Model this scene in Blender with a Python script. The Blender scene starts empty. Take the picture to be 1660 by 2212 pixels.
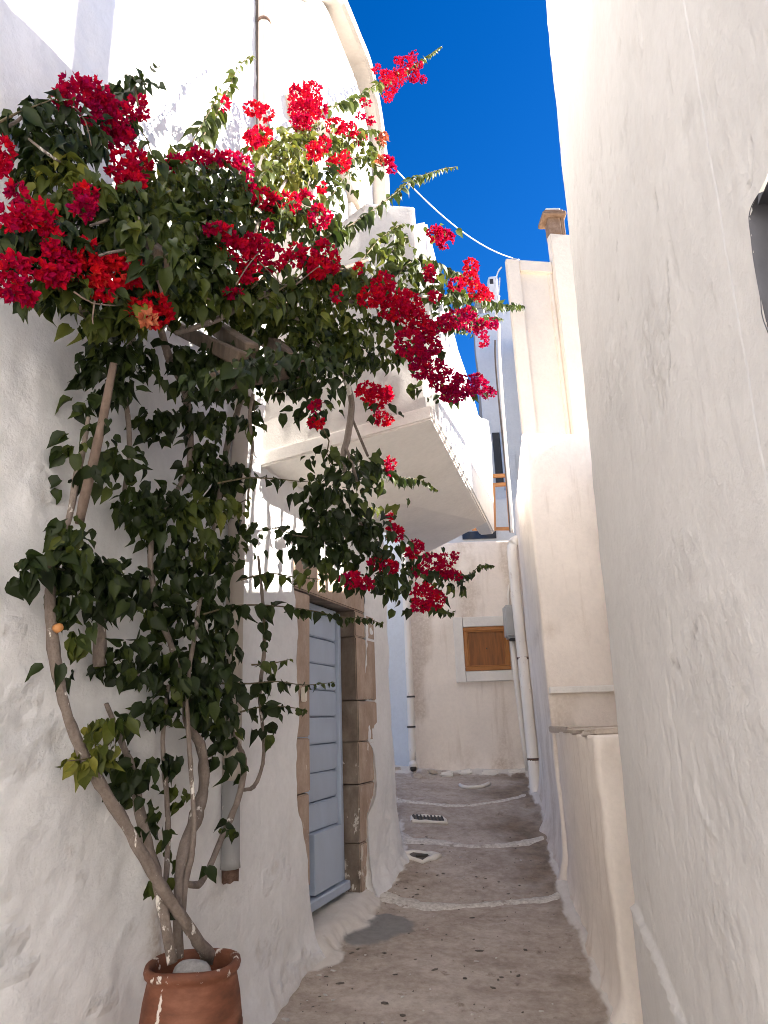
import bpy, bmesh, math, random
import numpy as np
from mathutils import Vector, Matrix

random.seed(7)
rng = np.random.default_rng(11)
sc = bpy.context.scene
col = sc.collection

# ------------------------------------------------------------------ camera, sky, sun, exposure
FPX, PITCH, ROLL, CAMZ = 1534.0, math.radians(16.5), math.radians(2.1), 1.45
FW = np.array([0, math.cos(PITCH), math.sin(PITCH)])
U0 = np.array([0, -math.sin(PITCH), math.cos(PITCH)])
RT = np.array([1.0, 0, 0]) * math.cos(ROLL) - U0 * math.sin(ROLL)
UP = U0 * math.cos(ROLL) + np.array([1.0, 0, 0]) * math.sin(ROLL)
CAM = np.array([0, 0, CAMZ])
cd = bpy.data.cameras.new('camera')
cam = bpy.data.objects.new('camera', cd)
col.objects.link(cam)
cam.matrix_world = Matrix(((RT[0], UP[0], -FW[0], CAM[0]), (RT[1], UP[1], -FW[1], CAM[1]),
                           (RT[2], UP[2], -FW[2], CAM[2]), (0, 0, 0, 1)))
cd.sensor_fit = 'VERTICAL'
cd.angle_y = 2 * math.atan(1106 / FPX)
cd.clip_start = 0.05
cd.clip_end = 2000
sc.camera = cam

SUN_EL, SUN_H = math.radians(27.5), np.array([0.9903, 0.139])
SDIR = np.array([SUN_H[0] * math.cos(SUN_EL), SUN_H[1] * math.cos(SUN_EL), math.sin(SUN_EL)])
world = bpy.data.worlds.new('World')
sc.world = world
world.use_nodes = True
wn = world.node_tree.nodes
bg = wn['Background']
sky = wn.new('ShaderNodeTexSky')
sky.sky_type = 'NISHITA'
sky.sun_disc = False
sky.sun_elevation = SUN_EL
sky.sun_rotation = math.atan2(SUN_H[0], SUN_H[1])
sky.altitude = 200
sky.air_density = 1.0
sky.dust_density = 0.2
sky.ozone_density = 5.0
hs = wn.new('ShaderNodeHueSaturation')
hs.inputs['Saturation'].default_value = 1.3
hs.inputs['Hue'].default_value = 0.512
hs.inputs['Value'].default_value = 0.66
world.node_tree.links.new(sky.outputs[0], hs.inputs['Color'])
world.node_tree.links.new(hs.outputs[0], bg.inputs[0])
bg.inputs[1].default_value = 0.06
sl = bpy.data.lights.new('sun', 'SUN')
sl.energy = 5.0
sl.angle = math.radians(0.53)
sl.color = (1.0, 0.93, 0.82)
so = bpy.data.objects.new('sun', sl)
col.objects.link(so)
so.rotation_mode = 'QUATERNION'
so.rotation_quaternion = Vector(-SDIR).to_track_quat('-Z', 'Y')
vs = sc.view_settings
vs.view_transform = 'Standard'
try:
    vs.look = 'None'
except Exception:
    pass
vs.gamma = 1
vs.exposure = 2.55
vs.use_curve_mapping = False
sc.cycles.max_bounces = 10
sc.cycles.diffuse_bounces = 7
sc.cycles.transparent_max_bounces = 8
sc.cycles.use_denoising = True
sc.cycles.filter_width = 1.0

# ------------------------------------------------------------------ photograph geometry (pixels of a 1660 x 2212 view -> metres)
def ray(x, y):
    return FW * FPX + RT * (x - 830) - UP * (y - 1106)

def aty(x, y, Y):
    d = ray(x, y)
    return CAM + d * (Y / d[1])

def onplane(x, y, P, n):
    d = ray(x, y)
    return CAM + d * (np.dot(np.array(P) - CAM, n) / np.dot(d, n))

# the long left facade: origin at the near door jamb, T along the alley, N out of the wall
A0 = np.array([-.51, 4.73, 0.0])
TH = math.radians(18)
T = np.array([math.sin(TH), math.cos(TH), 0])
N = np.array([math.cos(TH), -math.sin(TH), 0])

def offwall(x, y, n):
    return onplane(x, y, A0 + N * n, N)

def SZ(s, z, n=0.0):
    return A0 + T * s + N * n + np.array([0, 0, z])

ZY = np.array([[-6, -.35], [3, -.02], [4, .03], [5.6, .215], [6.6, .46], [7.5, .715], [8.4, .9], [12, 1.2]])

def zf(x, y):
    return np.interp(y, ZY[:, 0], ZY[:, 1]) - .035 * (np.asarray(x) - .5)

def onfloor(x, y):
    d = ray(x, y)
    lo, hi = 1.0, 12.0
    for _ in range(50):
        m = .5 * (lo + hi)
        P = CAM + d * (m / d[1])
        if P[2] > zf(P[0], P[1]):
            lo = m
        else:
            hi = m
    return CAM + d * (lo / d[1])

# ------------------------------------------------------------------ numpy noise
def _hash(ix, iy, iz, seed):
    h = (ix.astype(np.int64) * 374761393 + iy.astype(np.int64) * 668265263 + iz.astype(np.int64) * 2147483647 + seed * 974634211) & 0x7fffffff
    h = ((h ^ (h >> 13)) * 1274126177) & 0x7fffffff
    h = (h ^ (h >> 16)) & 0xffffff
    return h / float(0xffffff)

def vnoise(x, y, z, seed=0):
    x, y, z = np.broadcast_arrays(np.asarray(x, float), np.asarray(y, float), np.asarray(z, float))
    ix, iy, iz = np.floor(x), np.floor(y), np.floor(z)
    fx, fy, fz = x - ix, y - iy, z - iz
    fx, fy, fz = [t * t * t * (t * (t * 6 - 15) + 10) for t in (fx, fy, fz)]
    r = 0
    for a in (0, 1):
        for b in (0, 1):
            for c in (0, 1):
                w = (fx if a else 1 - fx) * (fy if b else 1 - fy) * (fz if c else 1 - fz)
                r = r + w * _hash(ix + a, iy + b, iz + c, seed)
    return r * 2 - 1

def fbm(x, y, z, sc_, oct=3, seed=0, gain=.5):
    r, a = 0, 1.0
    for o in range(oct):
        r = r + a * vnoise(np.asarray(x) * sc_, np.asarray(y) * sc_, np.asarray(z) * sc_, seed + o * 17)
        sc_ *= 2.03
        a *= gain
    return r

def sstep(a, b, x):
    t = np.clip((np.asarray(x, float) - a) / (b - a), 0, 1)
    return t * t * (3 - 2 * t)

def segdist(px, pz, pts):
    d = np.full(np.shape(px), 1e9)
    for (ax, az), (bx, bz) in zip(pts[:-1], pts[1:]):
        vx, vz = bx - ax, bz - az
        t = np.clip(((px - ax) * vx + (pz - az) * vz) / (vx * vx + vz * vz + 1e-12), 0, 1)
        d = np.minimum(d, np.hypot(px - ax - t * vx, pz - az - t * vz))
    return d

# ------------------------------------------------------------------ objects
def mesh_np(name, V, F, smooth=True, attrs=None, cols=None):
    V = np.asarray(V, np.float32)
    me = bpy.data.meshes.new(name)
    if isinstance(F, np.ndarray):
        k = F.shape[1]
        me.vertices.add(len(V))
        me.vertices.foreach_set('co', V.ravel())
        me.loops.add(F.size)
        me.loops.foreach_set('vertex_index', F.astype(np.int32).ravel())
        me.polygons.add(len(F))
        me.polygons.foreach_set('loop_start', np.arange(0, F.size, k, dtype=np.int32))
        me.update(calc_edges=True)
    else:
        me.from_pydata([tuple(map(float, v)) for v in V], [], [tuple(map(int, f)) for f in F])
        me.update()
    me.validate()
    if smooth:
        me.polygons.foreach_set('use_smooth', np.ones(len(me.polygons), bool))
    if attrs:
        for k_, a in attrs.items():
            at = me.attributes.new(k_, 'FLOAT', 'POINT')
            at.data.foreach_set('value', np.asarray(a, np.float32).ravel())
    return me

def obj(name, me, mat=None, parent=None, kind=None):
    o = bpy.data.objects.new(name, me)
    col.objects.link(o)
    if mat is not None and me is not None and not me.materials:
        me.materials.append(mat)
    if parent is not None:
        o.parent = parent
        o.matrix_parent_inverse = Matrix.Translation(parent_loc(parent)).inverted()
    if kind:
        o['kind'] = kind
    return o

def parent_loc(p):
    # parts are modelled in world coordinates; only a thing's own Empty is moved to its base
    return p.location.copy() if (p.type == 'EMPTY' and p.parent is None) else Vector((0, 0, 0))

def tag(o, label, cat, group=None):
    o['label'] = label
    o['category'] = cat
    if group:
        o['group'] = group
    return o

def thing(name, label, cat, loc=(0, 0, 0), group=None):
    o = bpy.data.objects.new(name, None)
    o.empty_display_size = .1
    col.objects.link(o)
    o.location = [float(c) for c in loc]
    return tag(o, label, cat, group)

def bm_box_mesh(name, c, ax, half, bevel=.004, jit=0.0, seg=1, seed=0):
    """box about centre c with axes ax (3 unit vectors) and half sizes; bevelled, corners jittered"""
    r = random.Random(seed + int(abs(c[0] * 991 + c[1] * 577 + c[2] * 313)))
    bm = bmesh.new()
    vs_ = []
    for i in (-1, 1):
        for j in (-1, 1):
            for k in (-1, 1):
                p = np.array(c, float) + ax[0] * (i * half[0] + r.uniform(-jit, jit)) + ax[1] * (j * half[1] + r.uniform(-jit, jit)) + ax[2] * (k * half[2] + r.uniform(-jit, jit))
                vs_.append(bm.verts.new(p))
    for f in ((0, 1, 3, 2), (4, 6, 7, 5), (0, 4, 5, 1), (2, 3, 7, 6), (0, 2, 6, 4), (1, 5, 7, 3)):
        bm.faces.new([vs_[q] for q in f])
    bmesh.ops.recalc_face_normals(bm, faces=bm.faces[:])
    if bevel > 0:
        bmesh.ops.bevel(bm, geom=bm.edges[:], offset=bevel, segments=seg, affect='EDGES', clamp_overlap=True)
    me = bpy.data.meshes.new(name)
    bm.to_mesh(me)
    bm.free()
    return me

XYZ = (np.array([1., 0, 0]), np.array([0, 1., 0]), np.array([0, 0, 1.]))
LAX = (T, N, XYZ[2])

def box(name, c, half, mat, parent=None, ax=XYZ, bevel=.004, jit=0.0, seg=1, kind=None):
    return obj(name, bm_box_mesh(name, c, ax, half, bevel, jit, seg), mat, parent, kind)

def tube_data(pts, rad, sides=8, wob=0.0, seed=0, cap=True):
    pts = [np.array(p, float) for p in pts]
    r_ = np.random.default_rng(seed)
    V, F = [], []
    n = len(pts)
    ref = np.array([.3, .2, .93])
    for i, p in enumerate(pts):
        t = pts[min(i + 1, n - 1)] - pts[max(i - 1, 0)]
        t = t / (np.linalg.norm(t) + 1e-9)
        a = np.cross(t, ref)
        if np.linalg.norm(a) < .1:
            a = np.cross(t, np.array([1., 0, 0]))
        a /= np.linalg.norm(a)
        b = np.cross(t, a)
        for k in range(sides):
            an = 2 * math.pi * k / sides
            rr = rad[i] * (1 + wob * r_.uniform(-1, 1))
            V.append(p + (a * math.cos(an) + b * math.sin(an)) * rr)
    for i in range(n - 1):
        for k in range(sides):
            k2 = (k + 1) % sides
            F.append((i * sides + k, i * sides + k2, (i + 1) * sides + k2, (i + 1) * sides + k))
    if cap:
        F.append(tuple(range(sides))[::-1])
        F.append(tuple((n - 1) * sides + k for k in range(sides)))
    return V, F

def smooth_poly(pts, vals, step=.05):
    """Catmull-Rom resample of points with values"""
    P = np.array(pts, float)
    W = np.array(vals, float)
    out, ow = [], []
    n = len(P)
    for i in range(n - 1):
        p0, p1, p2, p3 = P[max(i - 1, 0)], P[i], P[i + 1], P[min(i + 2, n - 1)]
        k = max(2, int(np.linalg.norm(p2 - p1) / step))
        for q in range(k):
            t = q / k
            out.append(.5 * ((2 * p1) + (-p0 + p2) * t + (2 * p0 - 5 * p1 + 4 * p2 - p3) * t * t + (-p0 + 3 * p1 - 3 * p2 + p3) * t ** 3))
            ow.append(W[i] * (1 - t) + W[i + 1] * t)
    out.append(P[-1])
    ow.append(W[-1])
    return out, ow

def tube(name, pts, rad, mat, parent=None, sides=8, wob=0.0, step=.06, smooth=True, seed=0):
    if np.isscalar(rad):
        rad = [rad] * len(pts)
    if smooth and len(pts) > 2:
        pts, rad = smooth_poly(pts, rad, step)
    V, F = tube_data(pts, rad, sides, wob, seed)
    return obj(name, mesh_np(name, V, F), mat, parent)

def join_data(L):
    V, F, o = [], [], 0
    for v, f in L:
        V += list(v)
        F += [tuple(i + o for i in q) for q in f]
        o += len(v)
    return V, F

# ------------------------------------------------------------------ materials
def nm(name):
    m = bpy.data.materials.new(name)
    m.use_nodes = True
    nt = m.node_tree
    return m, nt, nt.nodes, nt.links, nt.nodes['Principled BSDF']

def node(ns, t, **kw):
    n = ns.new(t)
    for k, v in kw.items():
        setattr(n, k, v)
    return n

def noise(ns, ls, vec, scale, detail=4, rough=.55, stretch=None):
    if stretch:
        mp = ns.new('ShaderNodeMapping')
        mp.inputs['Scale'].default_value = stretch
        ls.new(vec, mp.inputs['Vector'])
        vec = mp.outputs[0]
    n = ns.new('ShaderNodeTexNoise')
    n.inputs['Scale'].default_value = scale
    n.inputs['Detail'].default_value = detail
    n.inputs['Roughness'].default_value = rough
    ls.new(vec, n.inputs['Vector'])
    return n.outputs['Fac']

def ramp(ns, ls, fac, stops):
    r = ns.new('ShaderNodeValToRGB')
    e = r.color_ramp.elements
    while len(e) < len(stops):
        e.new(.5)
    for q, (p, c) in zip(e, stops):
        q.position = p
        q.color = (*c, 1) if len(c) == 3 else c
    ls.new(fac, r.inputs[0])
    return r.outputs[0]

def mix(ns, ls, fac, a, b, blend='MIX'):
    m = ns.new('ShaderNodeMix')
    m.data_type = 'RGBA'
    m.blend_type = blend
    for sock, v in ((m.inputs[0], fac), (m.inputs[6], a), (m.inputs[7], b)):
        if hasattr(v, 'is_linked'):
            ls.new(v, sock)
        elif isinstance(v, (int, float)):
            sock.default_value = v
        else:
            sock.default_value = (*v, 1)
    return m.outputs[2]

def attr(ns, name):
    a = ns.new('ShaderNodeAttribute')
    a.attribute_name = name
    return a.outputs['Fac']

def bump(ns, ls, h, strength, dist, prev=None):
    b = ns.new('ShaderNodeBump')
    b.inputs['Strength'].default_value = strength
    b.inputs['Distance'].default_value = dist
    ls.new(h, b.inputs['Height'])
    if prev is not None:
        ls.new(prev, b.inputs['Normal'])
    return b.outputs[0]

def plaster(name, base, dirt=(.42, .34, .26), amt=.16, fine=.35, streak=True):
    m, nt, ns, ls, P = nm(name)
    pos = ns.new('ShaderNodeNewGeometry').outputs['Position']
    n1 = noise(ns, ls, pos, 2.2, 5, .6)
    n2 = noise(ns, ls, pos, 26, 5, .65)
    n3 = noise(ns, ls, pos, 7, 4, .6, (1.6, 1.6, .16))
    dark = tuple(c * .88 for c in base)
    c = ramp(ns, ls, n1, [(.3, dark), (.62, base)])
    c = mix(ns, ls, .35, c, ramp(ns, ls, n2, [(.35, tuple(q * .86 for q in base)), (.6, base)]))
    if streak:
        f = ramp(ns, ls, n3, [(.56, (0, 0, 0)), (.8, (amt, amt, amt))])
        c = mix(ns, ls, f, c, dirt)
    a = attr(ns, 'dirt')
    sp = noise(ns, ls, pos, 40, 4, .6)
    mm = ns.new('ShaderNodeMath')
    mm.operation = 'MULTIPLY'
    ls.new(a, mm.inputs[0])
    ls.new(ramp(ns, ls, sp, [(.3, (.35, .35, .35)), (.62, (1, 1, 1))]), mm.inputs[1])
    c = mix(ns, ls, mm.outputs[0], c, dirt)
    rg = attr(ns, 'rough')
    nr = noise(ns, ls, pos, 24, 9, .72)
    nq = noise(ns, ls, pos, 55, 6, .7, (1, 1, 1.5))
    hm = node(ns, 'ShaderNodeMath', operation='MULTIPLY')
    ls.new(nr, hm.inputs[0])
    ls.new(rg, hm.inputs[1])
    sm = node(ns, 'ShaderNodeMath', operation='MULTIPLY')
    ls.new(ramp(ns, ls, nq, [(.66, (0, 0, 0)), (.72, (.5, .5, .5))]), sm.inputs[0])
    ls.new(rg, sm.inputs[1])
    c = mix(ns, ls, sm.outputs[0], c, (.30, .27, .25))
    c = mix(ns, ls, attr(ns, 'crack'), c, (.16, .14, .13))
    c = mix(ns, ls, attr(ns, 'grey'), c, (.06, .06, .072))
    ls.new(c, P.inputs['Base Color'])
    P.inputs['Roughness'].default_value = .92
    P.inputs['Specular IOR Level'].default_value = .2
    b0 = bump(ns, ls, hm.outputs[0], .9, .020)
    b = bump(ns, ls, noise(ns, ls, pos, 13, 6, .66), .45, .014, b0)
    b = bump(ns, ls, noise(ns, ls, pos, 75, 5, .75), fine, .007, b)
    ls.new(b, P.inputs['Normal'])
    return m

def stony(name, c0, c1, c2, scale=9, bstr=.5, rough=.9, stretch=None, whitewash=0.0):
    m, nt, ns, ls, P = nm(name)
    pos = ns.new('ShaderNodeNewGeometry').outputs['Position']
    n1 = noise(ns, ls, pos, scale, 6, .62, stretch)
    n2 = noise(ns, ls, pos, scale * 6, 5, .7)
    c = ramp(ns, ls, n1, [(.3, c0), (.5, c1), (.7, c2)])
    c = mix(ns, ls, .3, c, ramp(ns, ls, n2, [(.3, tuple(q * .6 for q in c1)), (.65, c2)]))
    if whitewash:
        w = noise(ns, ls, pos, 11, 6, .68, (1, 1, .5))
        c = mix(ns, ls, ramp(ns, ls, w, [(.66 - whitewash * .16, (0, 0, 0)), (.69 - whitewash * .16, (1, 1, 1))]), c, (.72, .68, .62))
    ls.new(c, P.inputs['Base Color'])
    P.inputs['Roughness'].default_value = rough
    P.inputs['Specular IOR Level'].default_value = .25
    b = bump(ns, ls, n1, bstr, .01)
    b = bump(ns, ls, n2, bstr, .004, b)
    ls.new(b, P.inputs['Normal'])
    return m

def painted(name, c, rough=.5, var=.12, grain=None, bstr=.15, wear=None, scale=6):
    m, nt, ns, ls, P = nm(name)
    pos = ns.new('ShaderNodeNewGeometry').outputs['Position']
    n1 = noise(ns, ls, pos, scale, 5, .6, grain)
    k = ramp(ns, ls, n1, [(.3, tuple(q * (1 - var) for q in c)), (.7, tuple(min(1, q * (1 + var * .6)) for q in c))])
    if wear:
        w = noise(ns, ls, pos, 22, 6, .7, (1, 1, .35))
        k = mix(ns, ls, ramp(ns, ls, w, [(.6, (0, 0, 0)), (.66, (1, 1, 1))]), k, wear)
    ls.new(k, P.inputs['Base Color'])
    P.inputs['Roughness'].default_value = rough
    ls.new(bump(ns, ls, noise(ns, ls, pos, 45, 4, .6, grain), bstr, .003), P.inputs['Normal'])
    return m

def leafy(name, stops, trans, rough=.5, tcol=None, spec=.3):
    m, nt, ns, ls, P = nm(name)
    t = attr(ns, 'tint')
    pos = ns.new('ShaderNodeNewGeometry').outputs['Position']
    c = ramp(ns, ls, t, stops)
    n = noise(ns, ls, pos, 60, 3, .6)
    c = mix(ns, ls, .35, c, mix(ns, ls, 1.0, c, ramp(ns, ls, n, [(.3, (.55, .55, .55)), (.7, (1.2, 1.2, 1.2))]), 'MULTIPLY'))
    ls.new(c, P.inputs['Base Color'])
    P.inputs['Roughness'].default_value = rough
    P.inputs['Specular IOR Level'].default_value = spec
    tr = ns.new('ShaderNodeBsdfTranslucent')
    if tcol:
        ls.new(mix(ns, ls, 1.0, c, tcol, 'MULTIPLY'), tr.inputs[0])
    else:
        ls.new(c, tr.inputs[0])
    ms = ns.new('ShaderNodeMixShader')
    ms.inputs[0].default_value = trans
    ls.new(P.outputs[0], ms.inputs[1])
    ls.new(tr.outputs[0], ms.inputs[2])
    ls.new(ms.outputs[0], ns['Material Output'].inputs[0])
    return m

M = {}
M['white'] = plaster('whitewash', (.80, .795, .795), amt=.10)
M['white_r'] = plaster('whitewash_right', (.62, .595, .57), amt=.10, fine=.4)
M['white_far'] = plaster('whitewash_far', (.86, .775, .69), dirt=(.42, .31, .21), amt=.42)
M['cream'] = plaster('cream_plaster', (.80, .70, .58), dirt=(.5, .40, .28), amt=.12)
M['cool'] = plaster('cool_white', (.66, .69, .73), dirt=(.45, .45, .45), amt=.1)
M['trim'] = plaster('trim_white', (.80, .76, .70), amt=.2, streak=False)
M['sandstone'] = stony('sandstone', (.36, .23, .15), (.46, .31, .21), (.52, .38, .27), 7, .5, stretch=(1, 1, .5))
M['sandstone_dark'] = stony('sandstone_reveal', (.15, .10, .07), (.22, .16, .115), (.30, .23, .17), 8, .6, whitewash=.35)
M['door'] = painted('door_blue', (.43, .50, .61), .5, .08, (1, 1, .4), .1)
M['door_dark'] = painted('door_blue_edge', (.20, .27, .39), .5, .08)
M['ochre'] = painted('ochre_wood', (.25, .085, .014), .5, .35, (6, 6, .8), .2)
M['orange_wood'] = painted('orange_wood', (.50, .22, .07), .5, .2, (1, 1, .3), .2)
M['ochre_frame'] = painted('ochre_frame', (.38, .145, .03), .45, .18, (1, 1, .5), .2)
M['pipe_white'] = painted('pipe_white', (.78, .72, .64), .6, .1, (1, 1, .3), .3, wear=(.6, .52, .44))
M['pipe_lime'] = plaster('pipe_lime', (.78, .77, .76), amt=.1, streak=False)
M['pipe_cream'] = painted('pipe_cream', (.50, .44, .38), .6, .12, (1, 1, .3), .3)
M['pipe_grey'] = painted('pipe_grey', (.30, .30, .30), .6, .25, (1, 1, .2), .4, wear=(.62, .6, .58))
M['rust'] = stony('rust', (.05, .03, .022), (.09, .05, .035), (.2, .13, .1), 30, .5)
M['metal_grey'] = painted('metal_grey', (.40, .40, .39), .5, .1)
M['dark'] = painted('dark_metal', (.05, .045, .04), .6, .3)
M['iron'] = stony('iron_grate', (.10, .085, .07), (.15, .13, .11), (.2, .17, .14), 30, .5)
M['cable'] = painted('cable_pale', (.62, .64, .66), .6, .05)
M['cable_dark'] = painted('cable_dark', (.10, .075, .06), .7, .1)
M['terracotta'] = stony('terracotta_chimney', (.19, .105, .06), (.26, .16, .10), (.34, .23, .16), 9, .4)
M['flag'] = stony('flagstone', (.38, .31, .25), (.5, .42, .35), (.62, .55, .47), 6, .4)
M['rubble'] = stony('rubble_stone', (.16, .15, .14), (.3, .28, .26), (.45, .42, .4), 9, .8, stretch=(1, 1, .25))
M['pebble'] = stony('pebble', (.09, .075, .065), (.14, .12, .10), (.22, .19, .17), 40, .4)
M['pebble_w'] = stony('white_chip', (.5, .47, .43), (.6, .57, .53), (.7, .67, .63), 30, .4)
M['soil'] = stony('soil', (.06, .05, .04), (.10, .08, .06), (.15, .12, .1), 40, .8)
M['stone'] = stony('grey_stone', (.22, .21, .2), (.33, .32, .31), (.45, .43, .41), 14, .4)
M['wood_beam'] = stony('weathered_beam', (.05, .033, .022), (.085, .06, .042), (.14, .105, .078), 5, .6, stretch=(3, 3, .7))
M['bark'] = stony('bark', (.11, .085, .07), (.19, .15, .125), (.30, .25, .215), 14, 1.2, stretch=(1, 1, .35), whitewash=.36)
M['lath'] = stony('lath', (.10, .07, .055), (.16, .115, .09), (.22, .165, .135), 8, .5, stretch=(3, 3, .4))
M['twig'] = stony('twig', (.07, .06, .03), (.11, .09, .05), (.18, .14, .09), 20, .3)
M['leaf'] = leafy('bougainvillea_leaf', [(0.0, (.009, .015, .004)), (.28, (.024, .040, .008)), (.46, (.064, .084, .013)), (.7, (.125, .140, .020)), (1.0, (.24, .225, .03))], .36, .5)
M['bract'] = leafy('bougainvillea_bract', [(0.0, (.25, .002, .055)), (.3, (.38, .002, .040)), (.6, (.52, .003, .022)), (.85, (.62, .010, .014)), (1.0, (.74, .06, .045))], .38, .7, None, .06)  # low end puts the magenta of shaded clusters into the colour
M['bract_dry'] = leafy('dry_bract', [(0.0, (.30, .03, .02)), (.5, (.45, .12, .05)), (1.0, (.5, .2, .1))], .3, .6)

def clay_mat():
    m, nt, ns, ls, P = nm('terracotta_pot')
    pos = ns.new('ShaderNodeNewGeometry').outputs['Position']
    n1 = noise(ns, ls, pos, 8, 5, .6, (1, 1, 2.5))
    c = ramp(ns, ls, n1, [(.3, (.10, .033, .015)), (.52, (.17, .058, .027)), (.72, (.25, .10, .055))])
    w = noise(ns, ls, pos, 17, 6, .68, (1, 1, .6))
    a = attr(ns, 'dirt')
    mm = node(ns, 'ShaderNodeMath', operation='ADD')
    ls.new(w, mm.inputs[0])
    ls.new(a, mm.inputs[1])
    c = mix(ns, ls, ramp(ns, ls, mm.outputs[0], [(.69, (0, 0, 0)), (.73, (1, 1, 1))]), c, (.66, .6, .54))
    ls.new(c, P.inputs['Base Color'])
    P.inputs['Roughness'].default_value = .72
    b = bump(ns, ls, n1, .3, .006)
    b = bump(ns, ls, noise(ns, ls, pos, 90, 4, .6), .3, .003, b)
    ls.new(b, P.inputs['Normal'])
    return m
M['clay'] = clay_mat()
M['soffit'] = plaster('soffit_lime', (.84, .80, .755), amt=.1, fine=.15, streak=False)
M['coping'] = plaster('shade_toned_coping', (.42, .37, .32), amt=.2)  # darkened tone puts the shade of the rim's inner strip into the colour
M['reveal'] = painted('shaded_reveal', (.085, .085, .098), .85, .3, None, .6)  # shade inside the niche put into the colour

def path_mat():
    m, nt, ns, ls, P = nm('path_cement')
    pos = ns.new('ShaderNodeNewGeometry').outputs['Position']
    n1 = noise(ns, ls, pos, 2.2, 8, .72, (1, 1.7, 1))
    n2 = noise(ns, ls, pos, 22, 6, .7)
    n3 = noise(ns, ls, pos, 9, 5, .7)
    c = ramp(ns, ls, n1, [(.30, (.27, .21, .165)), (.5, (.46, .395, .34)), (.68, (.60, .54, .48))])
    c = mix(ns, ls, .32, c, ramp(ns, ls, n2, [(.34, (.16, .12, .095)), (.48, (.35, .29, .235)), (.62, (.52, .46, .39))]))
    c = mix(ns, ls, ramp(ns, ls, n3, [(.60, (0, 0, 0)), (.70, (.65, .65, .65))]), c, (.16, .115, .08))
    n4 = noise(ns, ls, pos, 70, 4, .75)
    c = mix(ns, ls, ramp(ns, ls, n4, [(.64, (0, 0, 0)), (.70, (.7, .7, .7))]), c, (.12, .09, .07))
    c = mix(ns, ls, ramp(ns, ls, n4, [(.28, (.6, .6, .6)), (.33, (0, 0, 0))]), c, (.60, .55, .49))
    c = mix(ns, ls, attr(ns, 'moss'), c, mix(ns, ls, ramp(ns, ls, n3, [(.4, (0, 0, 0)), (.6, (1, 1, 1))]), (.10, .068, .042), (.24, .17, .11)))
    c = mix(ns, ls, attr(ns, 'cement'), c, mix(ns, ls, n2, (.17, .17, .168), (.30, .295, .285)))
    c = mix(ns, ls, attr(ns, 'lime'), c, mix(ns, ls, n3, (.55, .50, .44), (.76, .73, .69)))
    ls.new(c, P.inputs['Base Color'])
    P.inputs['Roughness'].default_value = .88
    P.inputs['Specular IOR Level'].default_value = .3
    b = bump(ns, ls, n3, .4, .012)
    b = bump(ns, ls, n2, .5, .005, b)
    ls.new(b, P.inputs['Normal'])
    return m
M['path'] = path_mat()
def line_mat():
    m, nt, ns, ls, P = nm('worn_lime_line')
    pos = ns.new('ShaderNodeNewGeometry').outputs['Position']
    n1 = noise(ns, ls, pos, 10, 7, .7)
    n2 = noise(ns, ls, pos, 38, 6, .7)
    c = ramp(ns, ls, n2, [(.35, (.46, .42, .36)), (.6, (.70, .66, .60))])
    c = mix(ns, ls, ramp(ns, ls, n1, [(.56, (0, 0, 0)), (.66, (.85, .85, .85))]), c, (.30, .245, .20))
    ls.new(c, P.inputs['Base Color'])
    P.inputs['Roughness'].default_value = .92
    ls.new(bump(ns, ls, n2, .6, .006), P.inputs['Normal'])
    return m
M['lime_line'] = line_mat()
m_, nt_, ns_, ls_, P_ = nm('ground_earth')
ls_.new(ramp(ns_, ls_, noise(ns_, ls_, ns_.new('ShaderNodeNewGeometry').outputs['Position'], .6, 6, .6), [(.3, (.16, .12, .08)), (.7, (.28, .23, .16))]), P_.inputs['Base Color'])
P_.inputs['Roughness'].default_value = .95
M['ground'] = m_
m_, nt_, ns_, ls_, P_ = nm('dark_glass')
P_.inputs['Base Color'].default_value = (.03, .035, .045, 1)
P_.inputs['Roughness'].default_value = .12
M['glass'] = m_

# ------------------------------------------------------------------ generic plaster wall over a plan polyline
def round_plan(pts, rad, res, closed):
    pts = [np.array(p, float) for p in pts]
    n = len(pts)
    out = []
    for i in range(n):
        p = pts[i]
        if not closed and i in (0, n - 1):
            out.append(p)
            continue
        a, b = pts[i - 1] - p, pts[(i + 1) % n] - p
        la, lb = np.linalg.norm(a), np.linalg.norm(b)
        r = min(rad, .45 * la, .45 * lb)
        if r < 1e-4:
            out.append(p)
            continue
        q0, q1 = p + a / la * r, p + b / lb * r
        for k in range(6):
            t = k / 5
            out.append((1 - t) ** 2 * q0 + 2 * t * (1 - t) * p + t * t * q1)
    if closed:
        out.append(out[0])
    res_ = []
    for a, b in zip(out[:-1], out[1:]):
        k = max(1, int(round(np.linalg.norm(b - a) / res)))
        for q in range(k):
            res_.append(a + (b - a) * q / k)
    if not closed:
        res_.append(out[-1])
    return np.array(res_)

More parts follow.
